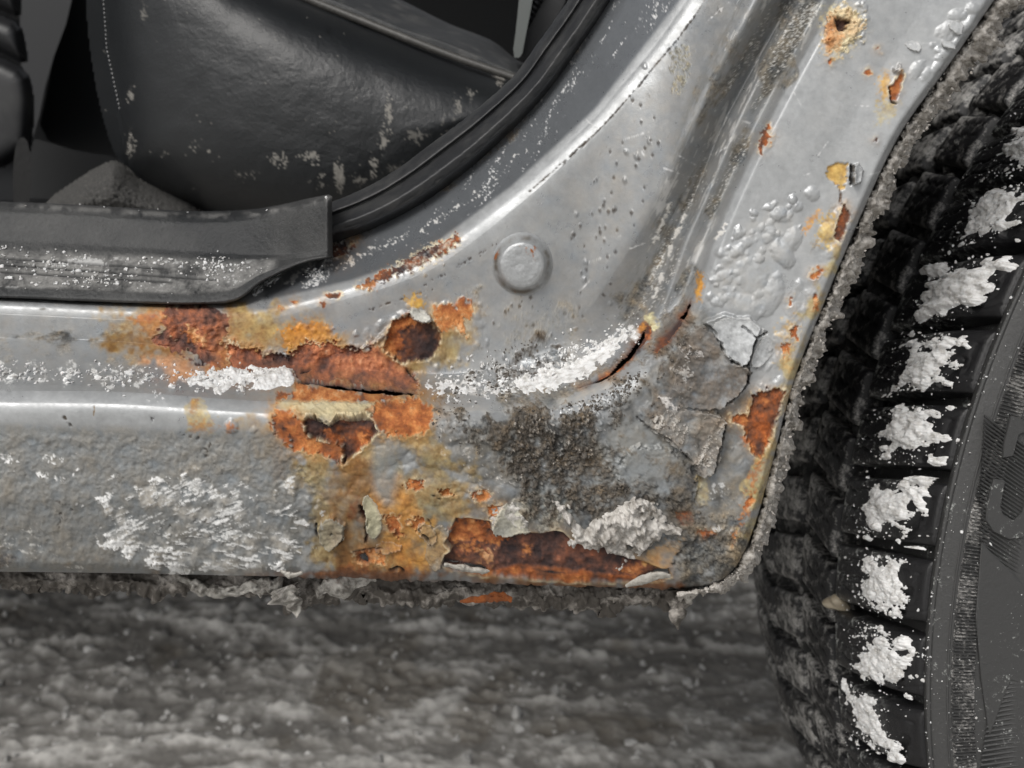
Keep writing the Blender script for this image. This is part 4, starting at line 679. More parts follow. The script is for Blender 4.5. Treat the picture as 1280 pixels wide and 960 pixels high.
# door seal: a rubber tube with a lip, running out from under the plate
S1 = [(372, 268), (445, 240), (495, 212), (545, 175), (590, 141), (640, 97), (672, 54), (710, 0), (768, -95), (820, -190)]
S4 = [(384, 316), (462, 292), (523, 262), (581, 222), (629, 180), (684, 124), (720, 76), (764, 12), (822, -82), (880, -185)]
S0 = [(x + (a - x) * .1, y + (b - y) * .1) for (x, y), (a, b) in zip(S1, S4)]
Sq = lambda f: lerpc(S1, S4, f)
u, v, d, ix = loft([S0, Sq(.0), Sq(.12), Sq(.24), Sq(.29), Sq(.38), Sq(.55), Sq(.75), Sq(.92), Sq(1.0), Sq(.93)], [.090, .074, .068, .065, .068, .062, .056, .057, .064, .071, .088], 2.2, [4, 5, 5, 3, 4, 7, 8, 7, 5, 4], 1.0)
Pp = P3(u, v, d); n_ = normals(Pp)
rr = fieldnoise(u, v, (('g', .03), ('m', .04)))
jn = np.broadcast_to(np.linspace(0, 1, u.shape[1]), u.shape)
rr -= .5 * np.exp(-((jn - .66) / .02) ** 2) * s01(fieldnoise(u, v, (('q', 1.2),)) + .3)
seal = grid('door_seal', Pp + n_ * rr[..., None] * 1e-3, M_rubber_seal, car)
# round plug pressed into the pillar
ang = np.linspace(0, 2 * np.pi, 97); rad = np.linspace(0, 40, 46)
A, R = np.meshgrid(ang, rad, indexing='ij')
prof = np.interp(R, [0, 20, 24, 27, 32, 36, 38.5, 40], [4.2, 4.25, 4.1, 3.7, 2.1, .6, .02, -.6]) + .10 * np.exp(-((R - 26.5) / 2) ** 2)
u, v = 653 + R * np.cos(A), 330 + R * np.sin(A) * 1.03
prof = prof + .03 * samp(N['m'], u, v) + .03 * samp(N['q'], u, v)
pc = np.empty(u.shape + (3,)); pc[:] = (.36, .37, .375)
ring = np.exp(-((R - 33) / 3.2) ** 2) * np.clip(.55 + .4 * samp(N['q'], u, v) + .5 * np.sin(A - .4), 0, 1); pc += (np.array([.13, .11, .085]) - pc) * np.clip(ring, 0, 1)[..., None]  # dirt ring, with shading painted in darker at the lower left
spot = s01(samp(N['q'], u + 300, v) * .8 + .4 * samp(N['g'], u, v) - 1.5) * s01((R - 12) / 10) * (R < 36); pc += (lin(150, 92, 50) - pc) * np.clip(spot * 1.3, 0, 1)[..., None]
base = P3(u, v, samp(DEP, 653 + 0 * u, 330 + 0 * v) + (samp(DEP, u, v) - samp(DEP, 653 + 0 * u, 330 + 0 * v)) * 1.0)
nn = samp(NRM, u, v); nn /= np.linalg.norm(nn, axis=-1, keepdims=True)
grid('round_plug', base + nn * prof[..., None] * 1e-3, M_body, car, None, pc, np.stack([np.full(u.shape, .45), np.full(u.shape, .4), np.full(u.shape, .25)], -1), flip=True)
# underside: seam flange under the sill, caked with frozen grime
K = [-150, 0, 100, 200, 310, 345, 368, 390, 440, 520, 600, 680, 745, 800, 852, 872]
top = [(x, 708 + max(0, x) * .026) for x in K]
low = list(zip(K, [735, 737, 738, 742, 741, 748, 763, 751, 748, 755, 754, 757, 764, 757, 756, 740]))
mid = lerpc(top, low, .6)
u, v, d, ix = loft([top, mid, low, [(x, y - 2) for x, y in low]], [.020, .017, .021, .045], 1.5, [16, 12, 6], 1.5)
lo_ = s01((v - 722) / 14); v = v + lo_ * (1.0 * samp(N['m'], u, 690 + 0 * v) + 2.2 * samp(N['q'], u, 700 + 0 * v) + .5 * samp(N['g'], u, v))
Pp = P3(u, v, d); n_ = normals(Pp)
grid('seam_flange', Pp + n_ * (.8 * samp(N['M'], u, v) + .28 * samp(N['q'], u, v) + .06 * samp(N['c'], u, v) + .05 * samp(N['k'], u, v))[..., None] * 1e-3, M_underbody, car)
def blob_strip(name, pts, wd, d0, mat, hgt, seed, parent=None, lab=None, cat=None, tip=0.0, kind=None, n=26, fl=True):
    """a lumpy ridge of frozen stuff along a line of photo pixels"""
    p = catmull(np.array(pts, float), np.linspace(0, len(pts) - 1, n * (len(pts) - 1) + 1)); tg = np.gradient(p, axis=0); tg /= np.linalg.norm(tg, axis=1, keepdims=True)
    nr = np.stack([-tg[:, 1], tg[:, 0]], 1); th = np.linspace(-1.35, 1.35, 25); W_ = np.interp(np.linspace(0, 1, len(p)), np.linspace(0, 1, len(wd)), wd)
    uu = p[:, None, 0] + nr[:, None, 0] * W_[:, None] * np.sin(th); vv = p[:, None, 1] + nr[:, None, 1] * W_[:, None] * np.sin(th)
    wob = samp(N['M'], uu + seed * 37, vv) * .20 + samp(N['q'], uu + seed * 51, vv) * .12 + samp(N['c'], uu, vv) * .05
    uu = p[:, None, 0] + nr[:, None, 0] * W_[:, None] * np.sin(th) * (1 + wob * 1.2); vv = p[:, None, 1] + nr[:, None, 1] * W_[:, None] * np.sin(th) * (1 + wob * 1.2)
    dd = d0 - hgt * 1e-3 * np.cos(th)[None] * np.clip(W_[:, None] / max(wd), .2, 1) * (1 + wob * 2)
    o = grid(name, P3(uu, vv, dd), mat, parent)
    if lab: tag(o, lab, cat, None, kind)
    return o
blob_strip('icicle', [(846, 738), (847, 756), (846, 772), (848, 787)], [15, 12, 8, 1], .012, M_underbody, 3.5, 3, None, 'small dark icicle hanging from the sill end near the tyre', 'icicle')
blob_strip('icicle', [(360, 732), (365, 746), (369, 760), (371, 772)], [28, 18, 9, 1], .013, M_ice, 3.5, 5, None, 'pale dripping icicle under the salted part of the sill', 'icicle')
blob_strip('ice_crust', [(222, 722), (250, 735), (290, 738), (330, 733), (352, 737)], [3, 9, 8, 13, 8], .016, M_ice, 3, 7, None, 'pale ice crust along the sill underside beside the drip', 'ice')
blob_strip('ice_crust', [(395, 742), (425, 732), (455, 724), (470, 722)], [9, 12, 9, 4], .015, M_ice, 2, 8, None, 'smear of pale ice under the brown stained paint', 'ice')
blob_strip('rust_scale', [(575, 752), (600, 749), (622, 746), (640, 750)], [3, 5, 9, 3], .012, M_rust if False else simple('loose_rust', tuple(lin(150, 84, 40)), .9, 0, (900, .5), (300, tuple(lin(100, 62, 42)), .45, .7)), 1.2, 2, car)
for i, (pts, wd) in enumerate([([(555, 706), (580, 710), (605, 713), (612, 714)], [2, 4, 4, 1]), ([(782, 733), (800, 726), (822, 720), (838, 720)], [2, 6, 5, 2]), ([(350, 713), (362, 719), (378, 716)], [1.5, 4, 1.5])]):
    blob_strip('paint_flake', pts, wd, -.003, simple('bare_flake', (.40, .38, .34), .6, 0, (700, .3), (300, (.22, .2, .17), .45, .7)) if i == 0 else bpy.data.materials['bare_flake'], 1.0, 20 + i, car)
# wheel-arch lip crusted with grit
cr_in = [(846, 742), (880, 736), (905, 724), (926, 704), (944, 664), (963, 592), (990, 484), (1022, 400), (1066, 294), (1121, 176), (1178, 94), (1262, -26), (1345, -148)]
wds = [3, 4, 7, 12, 15, 17, 19, 20, 22, 21, 27, 24, 28]
tg = np.gradient(np.array(cr_in, float), axis=0); tg /= np.linalg.norm(tg, axis=1, keepdims=True); nr = np.stack([-tg[:, 1], tg[:, 0]], 1)
off = lambda f: [(x + nx * f * w_, y + ny * f * w_) for (x, y), (nx, ny), w_ in zip(cr_in, nr, wds)]
u, v, d, ix = loft([off(-.12), off(0.05), off(.35), off(.7), off(1.0), off(.9)], [.012, .004, .002, .006, .014, .035], 1.35, [5, 8, 10, 10, 6], 1.2)
nu = np.gradient(u, axis=1); nv = np.gradient(v, axis=1); ln_ = np.hypot(nu, nv) + 1e-6
ed = np.broadcast_to(s01((np.arange(u.shape[1]) / u.shape[1] - .3) / .4), u.shape)
k = ed * (2.6 * samp(N['M'], u, v) + 3.2 * np.clip(samp(N['l'], u * 1.0, v), -1.6, 1.4) + 2.0 * samp(N['q'], u, v) + 1.3 * samp(N['m'], u, v) + .25 * samp(N['g'], u, v))
nrm_u = np.interp(np.linspace(0, 1, u.shape[0]), np.linspace(0, 1, len(nr)), nr[:, 0]); nrm_v = np.interp(np.linspace(0, 1, u.shape[0]), np.linspace(0, 1, len(nr)), nr[:, 1])
u = u + k * nrm_u[:, None]; v = v + k * nrm_v[:, None]
Pp = P3(u, v, d); n_ = normals(P3(gblur(u, 2, 0), gblur(v, 2, 0), d))
o = grid('grit_crust', Pp + n_ * (.34 * samp(N['q'], u, v) + .3 * samp(N['M'], u, v) + .26 * samp(N['c'], u, v) + .16 * samp(N['g'], u, v) + .10 * samp(N['k'], u, v))[..., None] * 1e-3, M_crust)
tag(o, 'knobbly grey brown grit frozen along the lip of the wheel arch', 'frozen grit')
# seat in the doorway
seat_poly = chaikin([(104, -150), (107, 0), (112, 60), (124, 130), (140, 186), (160, 216), (196, 240), (234, 257), (280, 270), (420, 300), (560, 260), (690, 140), (660, 104), (640, 95), (570, 73), (500, 47), (440, 23), (375, -4), (300, -40), (200, -150)], 1)
sr = Reg(seat_poly, 6)
sdv = gblur(gblur(np.maximum(sr.sd, -4), 3, 0), 3, 1)
dsurf = .150 + .045 * (1 - (1 - np.exp(-np.maximum(sdv, 0) / 26)) ** 1) + .00013 * (330 - sr.X) * .5 + .000065 * (np.sqrt((330 - sr.X) ** 2 + 90.0 ** 2) - 90)
wr = nz(61, 2.2, 12, .8, 28, 1.8); rid_ = -np.abs(wr[sr.sl]) * s01(N['x'][sr.sl] * .5 + .6 + (sr.X - 180) / 400)
dsurf = dsurf - .00008 * rid_ - .0002 * sr.n('l')
st_u = np.interp(sr.Y, [-150, 0, 60, 130, 200], [127, 129, 133, 148, 160]); dsurf = dsurf + .0016 * np.exp(-((sr.X - st_u) / 2.2) ** 2)
sc_col = np.empty(sr.X.shape + (3,)); sc_col[:] = (.0135, .0150, .0165); gr = np.zeros(sr.X.shape)
for (cx, cy, a, b, th_, st_, key) in ((163, 120, 6, 8, .2, .8, 'g'), (163, 183, 5, 18, .2, .9, 'g'), (180, 18, 9, 16, .5, .6, 'v'), (350, 200, 12, 10, .3, .9, 'g'), (390, 196, 14, 9, .4, 1, 'g'), (300, 218, 24, 10, .5, .7, 'v'), (486, 140, 4, 18, .0, 1, 'g'), (480, 175, 5, 14, .0, 1, 'g'), (467, 207, 4, 18, .2, 1, 'g'), (425, 222, 8, 16, .4, .9, 'v'), (400, 226, 10, 10, .5, .8, 'g'), (450, 226, 12, 8, .4, .8, 'g'), (520, 170, 14, 9, .3, .5, 'g'), (573, 134, 6, 8, .2, .7, 'g'), (589, 117, 5, 8, .2, .6, 'g'), (625, 98, 6, 7, -.2, .9, 'g'), (500, 212, 12, 8, .3, .4, 'm'), (245, 183, 7, 6, .6, .9, 'k'), (260, 190, 6, 5, .9, .9, 'k'), (207, 192, 6, 5, .8, .7, 'k'), (555, 155, 16, 10, .7, .4, 'm')):
    g = 1 - np.sqrt(((sr.X - cx) / a) ** 2 + ((sr.Y - cy) / b) ** 2); gr = np.maximum(gr, st_ * s01((g + .35 * sr.n(key) + .25 * sr.n('k') - th_) / .5))
gr = np.maximum(gr, .5 * s01((sr.n('k') + .4 * sr.n('q') - 3.1) / .3))
sc_col += (np.array([.30, .285, .255]) - sc_col) * np.clip(gr * .75, 0, 1)[..., None]
for cx, cy, a in ((472, 92, 4), (487, 94, 3), (536, 147, 5), (410, 38, 3), (494, 99, 3)):
    g = np.exp(-(((sr.X - cx) ** 2 + (sr.Y - cy) ** 2) / a ** 2) ** 1.0) * s01(sr.n('m') + .8); sc_col *= (1 - .8 * np.clip(g, 0, 1))[..., None]
M_seat = attrs_material('seat_leather', 1100, .35)
Pp = P3(sr.X, sr.Y, dsurf)
keep = (sr.sd > -1)[:-1, :-1]; stp = 2
sub = (slice(None, None, stp), slice(None, None, stp))
Pq = Pp[sub]; kq = (sr.sd[sub] > -1)[:-1, :-1]
seat = grid('seat', Pq, M_seat, car, kq, sc_col[sub], np.stack([np.zeros(Pq.shape[:2]), .36 + .4 * gr[sub], np.full(Pq.shape[:2], .30)], -1), flip=False)
def tube(name, pts3, r, mat, parent, n=10):
    p = np.asarray(pts3, float); tg = np.gradient(p, axis=0); tg /= np.linalg.norm(tg, axis=1, keepdims=True) + 1e-9
    up = np.array([0, -1, .2]); a = np.cross(tg, up); a /= np.linalg.norm(a, axis=1, keepdims=True); b = np.cross(tg, a); th = np.linspace(0, 2 * np.pi, n + 1)
    rr = np.broadcast_to(np.asarray(r, float), (len(p),))[:, None, None]
    return grid(name, p[:, None] + rr * (a[:, None] * np.cos(th)[None, :, None] + b[:, None] * np.sin(th)[None, :, None]), mat, parent)
pp = catmull([(340, -22, .188), (378, -4, .187), (440, 21, .184), (500, 45, .180), (570, 72, .176), (645, 98, .172), (700, 118, .170)], np.linspace(0, 6, 120))
tube('piping', P3(pp[:, 0], pp[:, 1], pp[:, 2]), .0017, M_piping, seat)
# seat's upper panel behind the piping
ua = catmull([(340, -40), (378, -20), (440, 5), (500, 30), (560, 50), (642, 86), (700, 110)], np.linspace(0, 6, 120)); ub = catmull([(420, -60), (455, -26), (500, -6), (560, 24), (615, 46), (650, 72), (710, 100)], np.linspace(0, 6, 120))
tt = np.linspace(-.35, 1, 24); uu = ua[:, None, 0] + (ub - ua)[:, None, 0] * tt; vv = ua[:, None, 1] + 5 + (ub - ua)[:, None, 1] * tt
dd = .186 + .05 * np.clip(tt, 0, 1)[None] + .02 * np.clip(tt - .85, 0, 1) ** 2 * 40 + 0 * uu
grid('seat_panel', P3(uu, vv, dd), simple('worn_leather', (.035, .037, .039), .5, 0, (700, .15), (120, (.12, .118, .112), .5, .8)), seat)
for i in range(34):
    y0 = -12 + i * 5.4
    if y0 > 138: break
    q = np.array([(np.interp(y, [-150, 0, 60, 130, 200], [127, 129, 133, 148, 160]) + .4, y) for y in np.linspace(y0, y0 + 2.3, 4)])
    dq = samp(DEP * 0, q[:, 0], q[:, 1]) + .150 + .045 * np.exp(-np.clip(q[:, 0] - np.interp(q[:, 1], [-150, 0, 60, 130, 186], [104, 107, 112, 124, 140]), 1, 99) / 26) + .00013 * (330 - q[:, 0]) * .5 + .000065 * (np.sqrt((330 - q[:, 0]) ** 2 + 90.0 ** 2) - 90) - .0002
    tube('stitch', P3(q[:, 0], q[:, 1], dq), .00026, M_thread, seat, 6)
# front seat back with its ribs, at the far left
ribs = [[(-90, -70), (20, -70), (25, 0), (25, 22), (0, 12), (-90, -24)], [(-90, -8), (0, 18), (25, 29), (31, 55), (34, 82), (0, 64), (-90, 24)], [(-90, 42), (0, 71), (34, 88), (41, 118), (41, 150), (36, 200), (-90, 230)]]
fs = bpy.data.objects.new('front_seat', None); link(fs, car)
for pr in ribs:
    q = Reg(pr, 3, 1); s_ = np.maximum(q.sd, 0)
    grid('seat_rib', P3(q.X, q.Y, .30 - .012 * (1 - np.exp(-s_ / 6)))[::2, ::2], M_leather, fs, (q.sd > -1)[::2, ::2][:-1, :-1])
def slab(name, pts, d0, d1, mat, parent=None, soft=0.0):
    """upright plate: photo outline pts at depth d0, pushed back to d1"""
    p = chaikin(pts, 1); n = len(p); d0 = np.broadcast_to(d0, (n,)); V = np.concatenate([P3(p[:, 0], p[:, 1], d0), P3(p[:, 0], p[:, 1], d0 + (d1 - d0[0]))])
    me = bpy.data.meshes.new(name); F = [tuple(range(n))] + [(i, i + n, (i + 1) % n + n, (i + 1) % n) for i in range(n)] + [tuple(range(2 * n - 1, n - 1, -1))]
    me.from_pydata([tuple(x) for x in V], [], F); me.update(); me.materials.append(mat); o = bpy.data.objects.new(name, me); return link(o, parent)
slab('door_card', [(22, -60), (95, -60), (90, 10), (60, 90), (45, 165), (30, 190), (26, 60)], .42, .50, simple('grey_trim', (.018, .019, .021), .6, 0, (700, .1)), car)
slab('pillar_trim', [(86, -40), (120, -40), (150, 200), (148, 205), (100, 192), (46, 170), (60, 110)], .50, .52, M_dark, car)
slab('belt_stalk', [(20, 178), (28, 170), (36, 178), (40, 220), (36, 262), (16, 262), (16, 210)], .26, .275, M_black, car)
slab('floor_trim', [(38, 172), (60, 178), (100, 190), (150, 196), (150, 215), (100, 225), (60, 250), (34, 260), (36, 220)], .36, .40, M_dark, car)
# carpet on the cabin floor
q = Reg([(50, 262), (64, 246), (90, 228), (118, 210), (140, 200), (155, 206), (175, 226), (205, 240), (235, 252), (262, 272), (200, 290), (40, 285)], 4, 2)
grid('carpet', P3(q.X, q.Y, .20 - .03 * (1 - np.exp(-np.maximum(q.sd, 0) / 16)) - .00018 * q.n('g') - .0003 * q.n('k'))[::2, ::2], M_carpet, car, (q.sd > -1.5)[::2, ::2][:-1, :-1])
# trim and braided boot behind the seal, top centre
slab('buckle_trim', [(652, -40), (672, -40), (664, 10), (656, 50), (652, 72), (640, 72), (646, 30)], .20, .22, simple('grey_gloss_trim', (.12, .13, .125), .35), car)
slab('buckle_stalk', [(668, -40), (720, -40), (700, 20), (662, 74), (652, 74), (660, 30)], .215, .24, M_leather, car)
for s_ in (0, 1):
    pb = np.array([(680 - i * .9 + 4.2 * math.sin(i * .9 + s_ * math.pi), -14 + i * 1.7, .2135 - .002 * math.cos(i * .9 + s_ * math.pi)) for i in range(34)])
    tube('braid', P3(pb[:, 0], pb[:, 1], pb[:, 2]), .0011, M_leather, car, 8)
# cabin shell: floor, far side, ends, roof and the quarter panel above the wheel
def boxpart(name, x0, x1, y0, y1, z0, z1, mat, parent=car):
    V = [(x, y, z) for x in (x0, x1) for y in (y0, y1) for z in (z0, z1)]
    F = [(0, 1, 3, 2), (4, 6, 7, 5), (0, 4, 5, 1), (2, 3, 7, 6), (0, 2, 6, 4), (1, 5, 7, 3)]
    return mesh(name, V, F, mat, parent, smooth=False)
boxpart('cabin_floor', -1.6, .02, .20, 1.5, .424, .432, M_dark)
boxpart('far_door', -1.6, 1.0, 1.5, 1.55, .425, 1.0, M_dark)
boxpart('bulkhead', -1.65, -1.6, .1, 1.55, .36, 1.25, M_dark)
boxpart('rear_seat_back', .30, .42, .30, 1.48, .40, 1.05, M_leather)
boxpart('roof', -1.6, 1.1, .20, 1.45, 1.28, 1.31, M_body)
# ---------------------------------------------------------------- rear wheel: tyre with tread blocks, ribs and lettering
WX, WZ, WY, CAMB, TOE = .4311, -.1577, .2899, .1261, .0208
W0 = np.array([WX + CAM[0], WY + CAM[1], WZ + CAM[2]])
def wl(lx, ly, lz):
    c, s = math.cos(CAMB), math.sin(CAMB); ly, lz = ly * c + lz * s, -ly * s + lz * c
    c, s = math.cos(TOE), math.sin(TOE); lx, ly = lx * c - ly * s, lx * s + ly * c
    return np.stack(np.broadcast_arrays(lx, ly, lz), -1)
ROTW = np.stack([wl(1., 0., 0.), wl(0., 1., 0.), wl(0., 0., 1.)], 1)
def toW(R, y, a):   # wheel-local point: radius, axle coordinate, angle
    return np.stack(np.broadcast_arrays(R * np.cos(a), y, R * np.sin(a)), -1)
MW = Matrix([[*ROTW[i], W0[i]] for i in range(3)] + [[0, 0, 0, 1]])
def side_uv(u, v, y=0.0):
    """wheel-local (lx, lz) where the ray through a photo pixel meets the plane ly = y"""
    u = np.asarray(u, float); v = np.asarray(v, float)
    p = P3(u, v, np.full_like(u, .3)) - CAM; o = (CAM - W0) @ ROTW; dd = p @ ROTW
    t = (y - o[1]) / dd[..., 1]; q = o + dd * t[..., None]; return q[..., 0], q[..., 2]
def rubber(name, base=(.022, .022, .023), dust=(.30, .29, .275), thr=(.60, .72), scale=420, rough=.55, extra=None):
    m = bpy.data.materials.new(name); m.use_nodes = True; t = m.node_tree; n = t.nodes; L = t.links; b = n['Principled BSDF']; b.inputs['Roughness'].default_value = rough
    tc = n.new('ShaderNodeTexCoord'); no = n.new('ShaderNodeTexNoise'); no.inputs['Scale'].default_value = scale; no.inputs['Detail'].default_value = 7; no.inputs['Roughness'].default_value = .75; L.new(tc.outputs['Object'], no.inputs['Vector'])
    n2 = n.new('ShaderNodeTexNoise'); n2.inputs['Scale'].default_value = scale * .14; n2.inputs['Detail'].default_value = 4; L.new(tc.outputs['Object'], n2.inputs['Vector'])
    ad = n.new('ShaderNodeMath'); ad.operation = 'MULTIPLY_ADD'; ad.inputs[1].default_value = .55; L.new(n2.outputs['Fac'], ad.inputs[0]); L.new(no.outputs['Fac'], ad.inputs[2])
    mr = n.new('ShaderNodeMapRange'); mr.inputs[1].default_value = thr[0] + .27; mr.inputs[2].default_value = thr[1] + .27; L.new(ad.outputs[0], mr.inputs[0])
    mx = n.new('ShaderNodeMix'); mx.data_type = 'RGBA'; L.new(mr.outputs[0], mx.inputs[0]); mx.inputs[6].default_value = (*base, 1); mx.inputs[7].default_value = (*dust, 1)
    if extra:
        sx = n.new('ShaderNodeSeparateXYZ'); L.new(tc.outputs['Object'], sx.inputs[0]); ey = n.new('ShaderNodeMapRange'); ey.inputs[1].default_value, ey.inputs[2].default_value = extra; L.new(sx.outputs[1], ey.inputs[0])
        mu = n.new('ShaderNodeMath'); mu.operation = 'MULTIPLY'; L.new(ey.outputs[0], mu.inputs[0]); L.new(mr.outputs[0], mu.inputs[1]); L.new(mu.outputs[0], mx.inputs[0])
    L.new(mx.outputs[2], b.inputs['Base Color'])
    bu = n.new('ShaderNodeBump'); bu.inputs['Distance'].default_value = .0004; bu.inputs['Strength'].default_value = .8; L.new(no.outputs['Fac'], bu.inputs['Height']); L.new(bu.outputs[0], b.inputs['Normal'])
    return m
M_tyre = rubber('tyre_rubber', (.046, .046, .0455), (.34, .35, .335), (.63, .72), 700, .46)
M_block = rubber('tread_rubber', (.012, .012, .013), (.38, .39, .375), (.52, .64), 420, .38, (.016, .050))
M_tread2 = rubber('snowy_tread_rubber', (.010, .010, .011), (.42, .41, .39), (.48, .69), 260, .5)
A0_, A1_ = 1.75, 3.75
def band(prof, na, a0=A0_, a1=A1_, jit=None, n=3):
    yy = np.array([p[0] for p in prof]); R = np.array([p[1] for p in prof]); k = np.linspace(0, len(prof) - 1, (len(prof) - 1) * n + 1)
    yy, R = np.interp(k, range(len(yy)), yy), np.interp(k, range(len(R)), R); a = np.linspace(a0, a1, na)
    A, Y = np.meshgrid(a, yy, indexing='ij'); _, RR = np.meshgrid(a, R, indexing='ij')
    if jit is not None: RR = RR + jit(A, Y)
    return toW(RR, Y, A), A, Y, RR
wheel = bpy.data.objects.new('tyre', None)
prof = [(.016, .205), (.004, .225), (-.003, .25), (-.0035, .272), (-.002, .2875), (-.0012, .2945), (.0002, .2985), (.0012, .3002), (.0042, .3000), (.0052, .2975), (.010, .2965), (.03, .2975), (.06, .2985), (.12, .300), (.19, .300), (.203, .296), (.208, .27), (.2, .22)]
Pt, *_ = band(prof, 260, 1.2, 4.4, None, 4)
bpy.data.objects.remove(wheel)
wheel = grid('tyre', Pt, M_tyre, car)
wheel.matrix_world = MW
def child(o): o.matrix_parent_inverse = Matrix.Identity(4); return o
PITCHA = .0826; A_REF = 3.075      # slot between the fourth and fifth blocks on the inner edge
def block_mesh(y0, y1, da, Rf, base, skew, seed, slits=True, nA=44, nY=64, sip=3, rnd=.0018):
    """one tread block about angle 0: shaped top with bevelled rim and sipes, walls to the base"""
    t = np.linspace(0, 1, nY); s = np.linspace(-1, 1, nA); S, T = np.meshgrid(s, t, indexing='ij')
    y = y0 + (y1 - y0) * T; a = S * da / 2 + skew * (1 - T)
    r = Rf(y); e = np.minimum(np.minimum((1 - np.abs(S)) * da * .15, T * (y1 - y0) * 1.3 + (.01 if slits else 0)), (1 - T) * (y1 - y0)); r = r - rnd * np.exp(-e / .0013)
    rg = np.random.RandomState(seed)
    if slits:
        ln_y = (y - y0) / (y1 - y0)
        for (ta, sa, tb, sb, wd) in ((.10, -.05, .17, .72, .050), (.05, -.55, .06, .45, .02), (.05, -.55, .28, -.72, .02), (.02, .62, .22, .95, .02)):
            ex, ey = tb - ta, (sb - sa) * .32; q = np.clip(((T - ta) * ex + (S - sa) * .32 * ey) / (ex * ex + ey * ey), 0, 1)
            dist = np.hypot(T - ta - q * ex, (S - sa) * .32 - q * ey); wq = wd * (.35 + .65 * q) if wd > .03 else wd * .5
            r = r - (.0016 if wd > .03 else .0004) * s01((wq - dist) / .010 + .5)
    for i in range(sip):
        sc_ = -.55 + i * 1.1 / max(1, sip - 1) + rg.uniform(-.08, .08); z = S - sc_ - .07 * np.sin(T * 26 + i)
        r = r - .0010 * np.exp(-(z / .028) ** 2) * s01((T - (.38 if slits else .05)) / .05) * s01((.98 - T) / .03)
    top = toW(r, y, a)
    def ringed(P):   # close with walls down to the base
        rim = np.concatenate([P[:, 0], P[-1, 1:], P[-2::-1, -1], P[0, -2:0:-1]]); R = np.hypot(rim[:, 0], rim[:, 2]); A = np.arctan2(rim[:, 2], rim[:, 0])
        return toW(np.minimum(base, R - .0005), rim[:, 1], A * (1.0))
    low = ringed(top); nT = nA * nY; idx = np.arange(nT).reshape(nA, nY)
    rim = np.concatenate([idx[:, 0], idx[-1, 1:], idx[-2::-1, -1], idx[0, -2:0:-1]]); k = np.arange(len(rim)); j = np.roll(k, -1)
    F = np.concatenate([gfaces(nA, nY, True), np.stack([rim[k], rim[j], nT + j, nT + k], -1)])
    return np.concatenate([top.reshape(-1, 3), low]), F
Rout = lambda y: np.interp(y, [.002, .006, .011, .018, .028, .045, .062], [.2990, .3018, .3046, .3068, .3085, .3100, .3104])
Rin = lambda y: .3108 + .0006 * np.sin(y * 60)
def row(y0, y1, n, da, Rf, base, skew, phase, mat, slits, seed, ns=1, sip=3, nA=44, nY=64):
    V, F = block_mesh(y0, y1, da, Rf, base, skew, seed, slits, nA, nY, sip)
    o = mesh('tread_block', V, F, mat, None); me = o.data
    for i in range(n):
        a = phase + i * PITCHA
        c = o if i == 0 else o.copy()
        if i: link(c)
        c.parent = wheel; c.matrix_parent_inverse = Matrix.Identity(4)
        c.matrix_local = Matrix.Rotation(-a, 4, 'Y')
PH = A_REF - 12.5 * PITCHA
row(.0046, .0600, 18, PITCHA - .0150, Rout, .2970, -.036, PH, M_block, True, 1)
row(.0665, .0990, 18, PITCHA - .016, Rin, .302, .018, PH + .02, M_tread2, False, 2, sip=3, nA=26, nY=30)
row(.1060, .1380, 18, PITCHA - .020, Rin, .302, -.02, PH + .05, M_tread2, False, 3, sip=3, nA=26, nY=30)
row(.1450, .1960, 18, PITCHA - .018, lambda y: np.interp(y, [.145, .18, .197], [.3112, .3095, .305]), .301, .03, PH + .03, M_tread2, False, 4, sip=3, nA=26, nY=30)
# fine radial ribs round the sidewall
RIBN = 1650 * 4; a0, a1 = 2.35, 3.62; na = int((a1 - a0) / (2 * math.pi) * RIBN)
a = np.linspace(a0, a1, na); R = np.array([.2868, .2872, .2882, .290, .2922, .2934, .2938]); yb = np.interp(R, [.25, .272, .2875, .2945, .2985], [-.003, -.0035, -.002, -.0012, .0002])
A, RR = np.meshgrid(a, R, indexing='ij'); rise = np.where(np.arange(na) % 4 < 2, .00085, .00005)[:, None] * np.array([.0, 1, 1, 1, 1, 1, .0])
M_rib = rubber('dusty_rib_rubber', (.034, .034, .034), (.34, .33, .315), (.50, .68), 900, .55)
c = grid('sidewall_ribs', toW(RR, yb[None] - rise - .0001, A), M_rib, wheel, smooth=False); tag(c, kind='stuff')
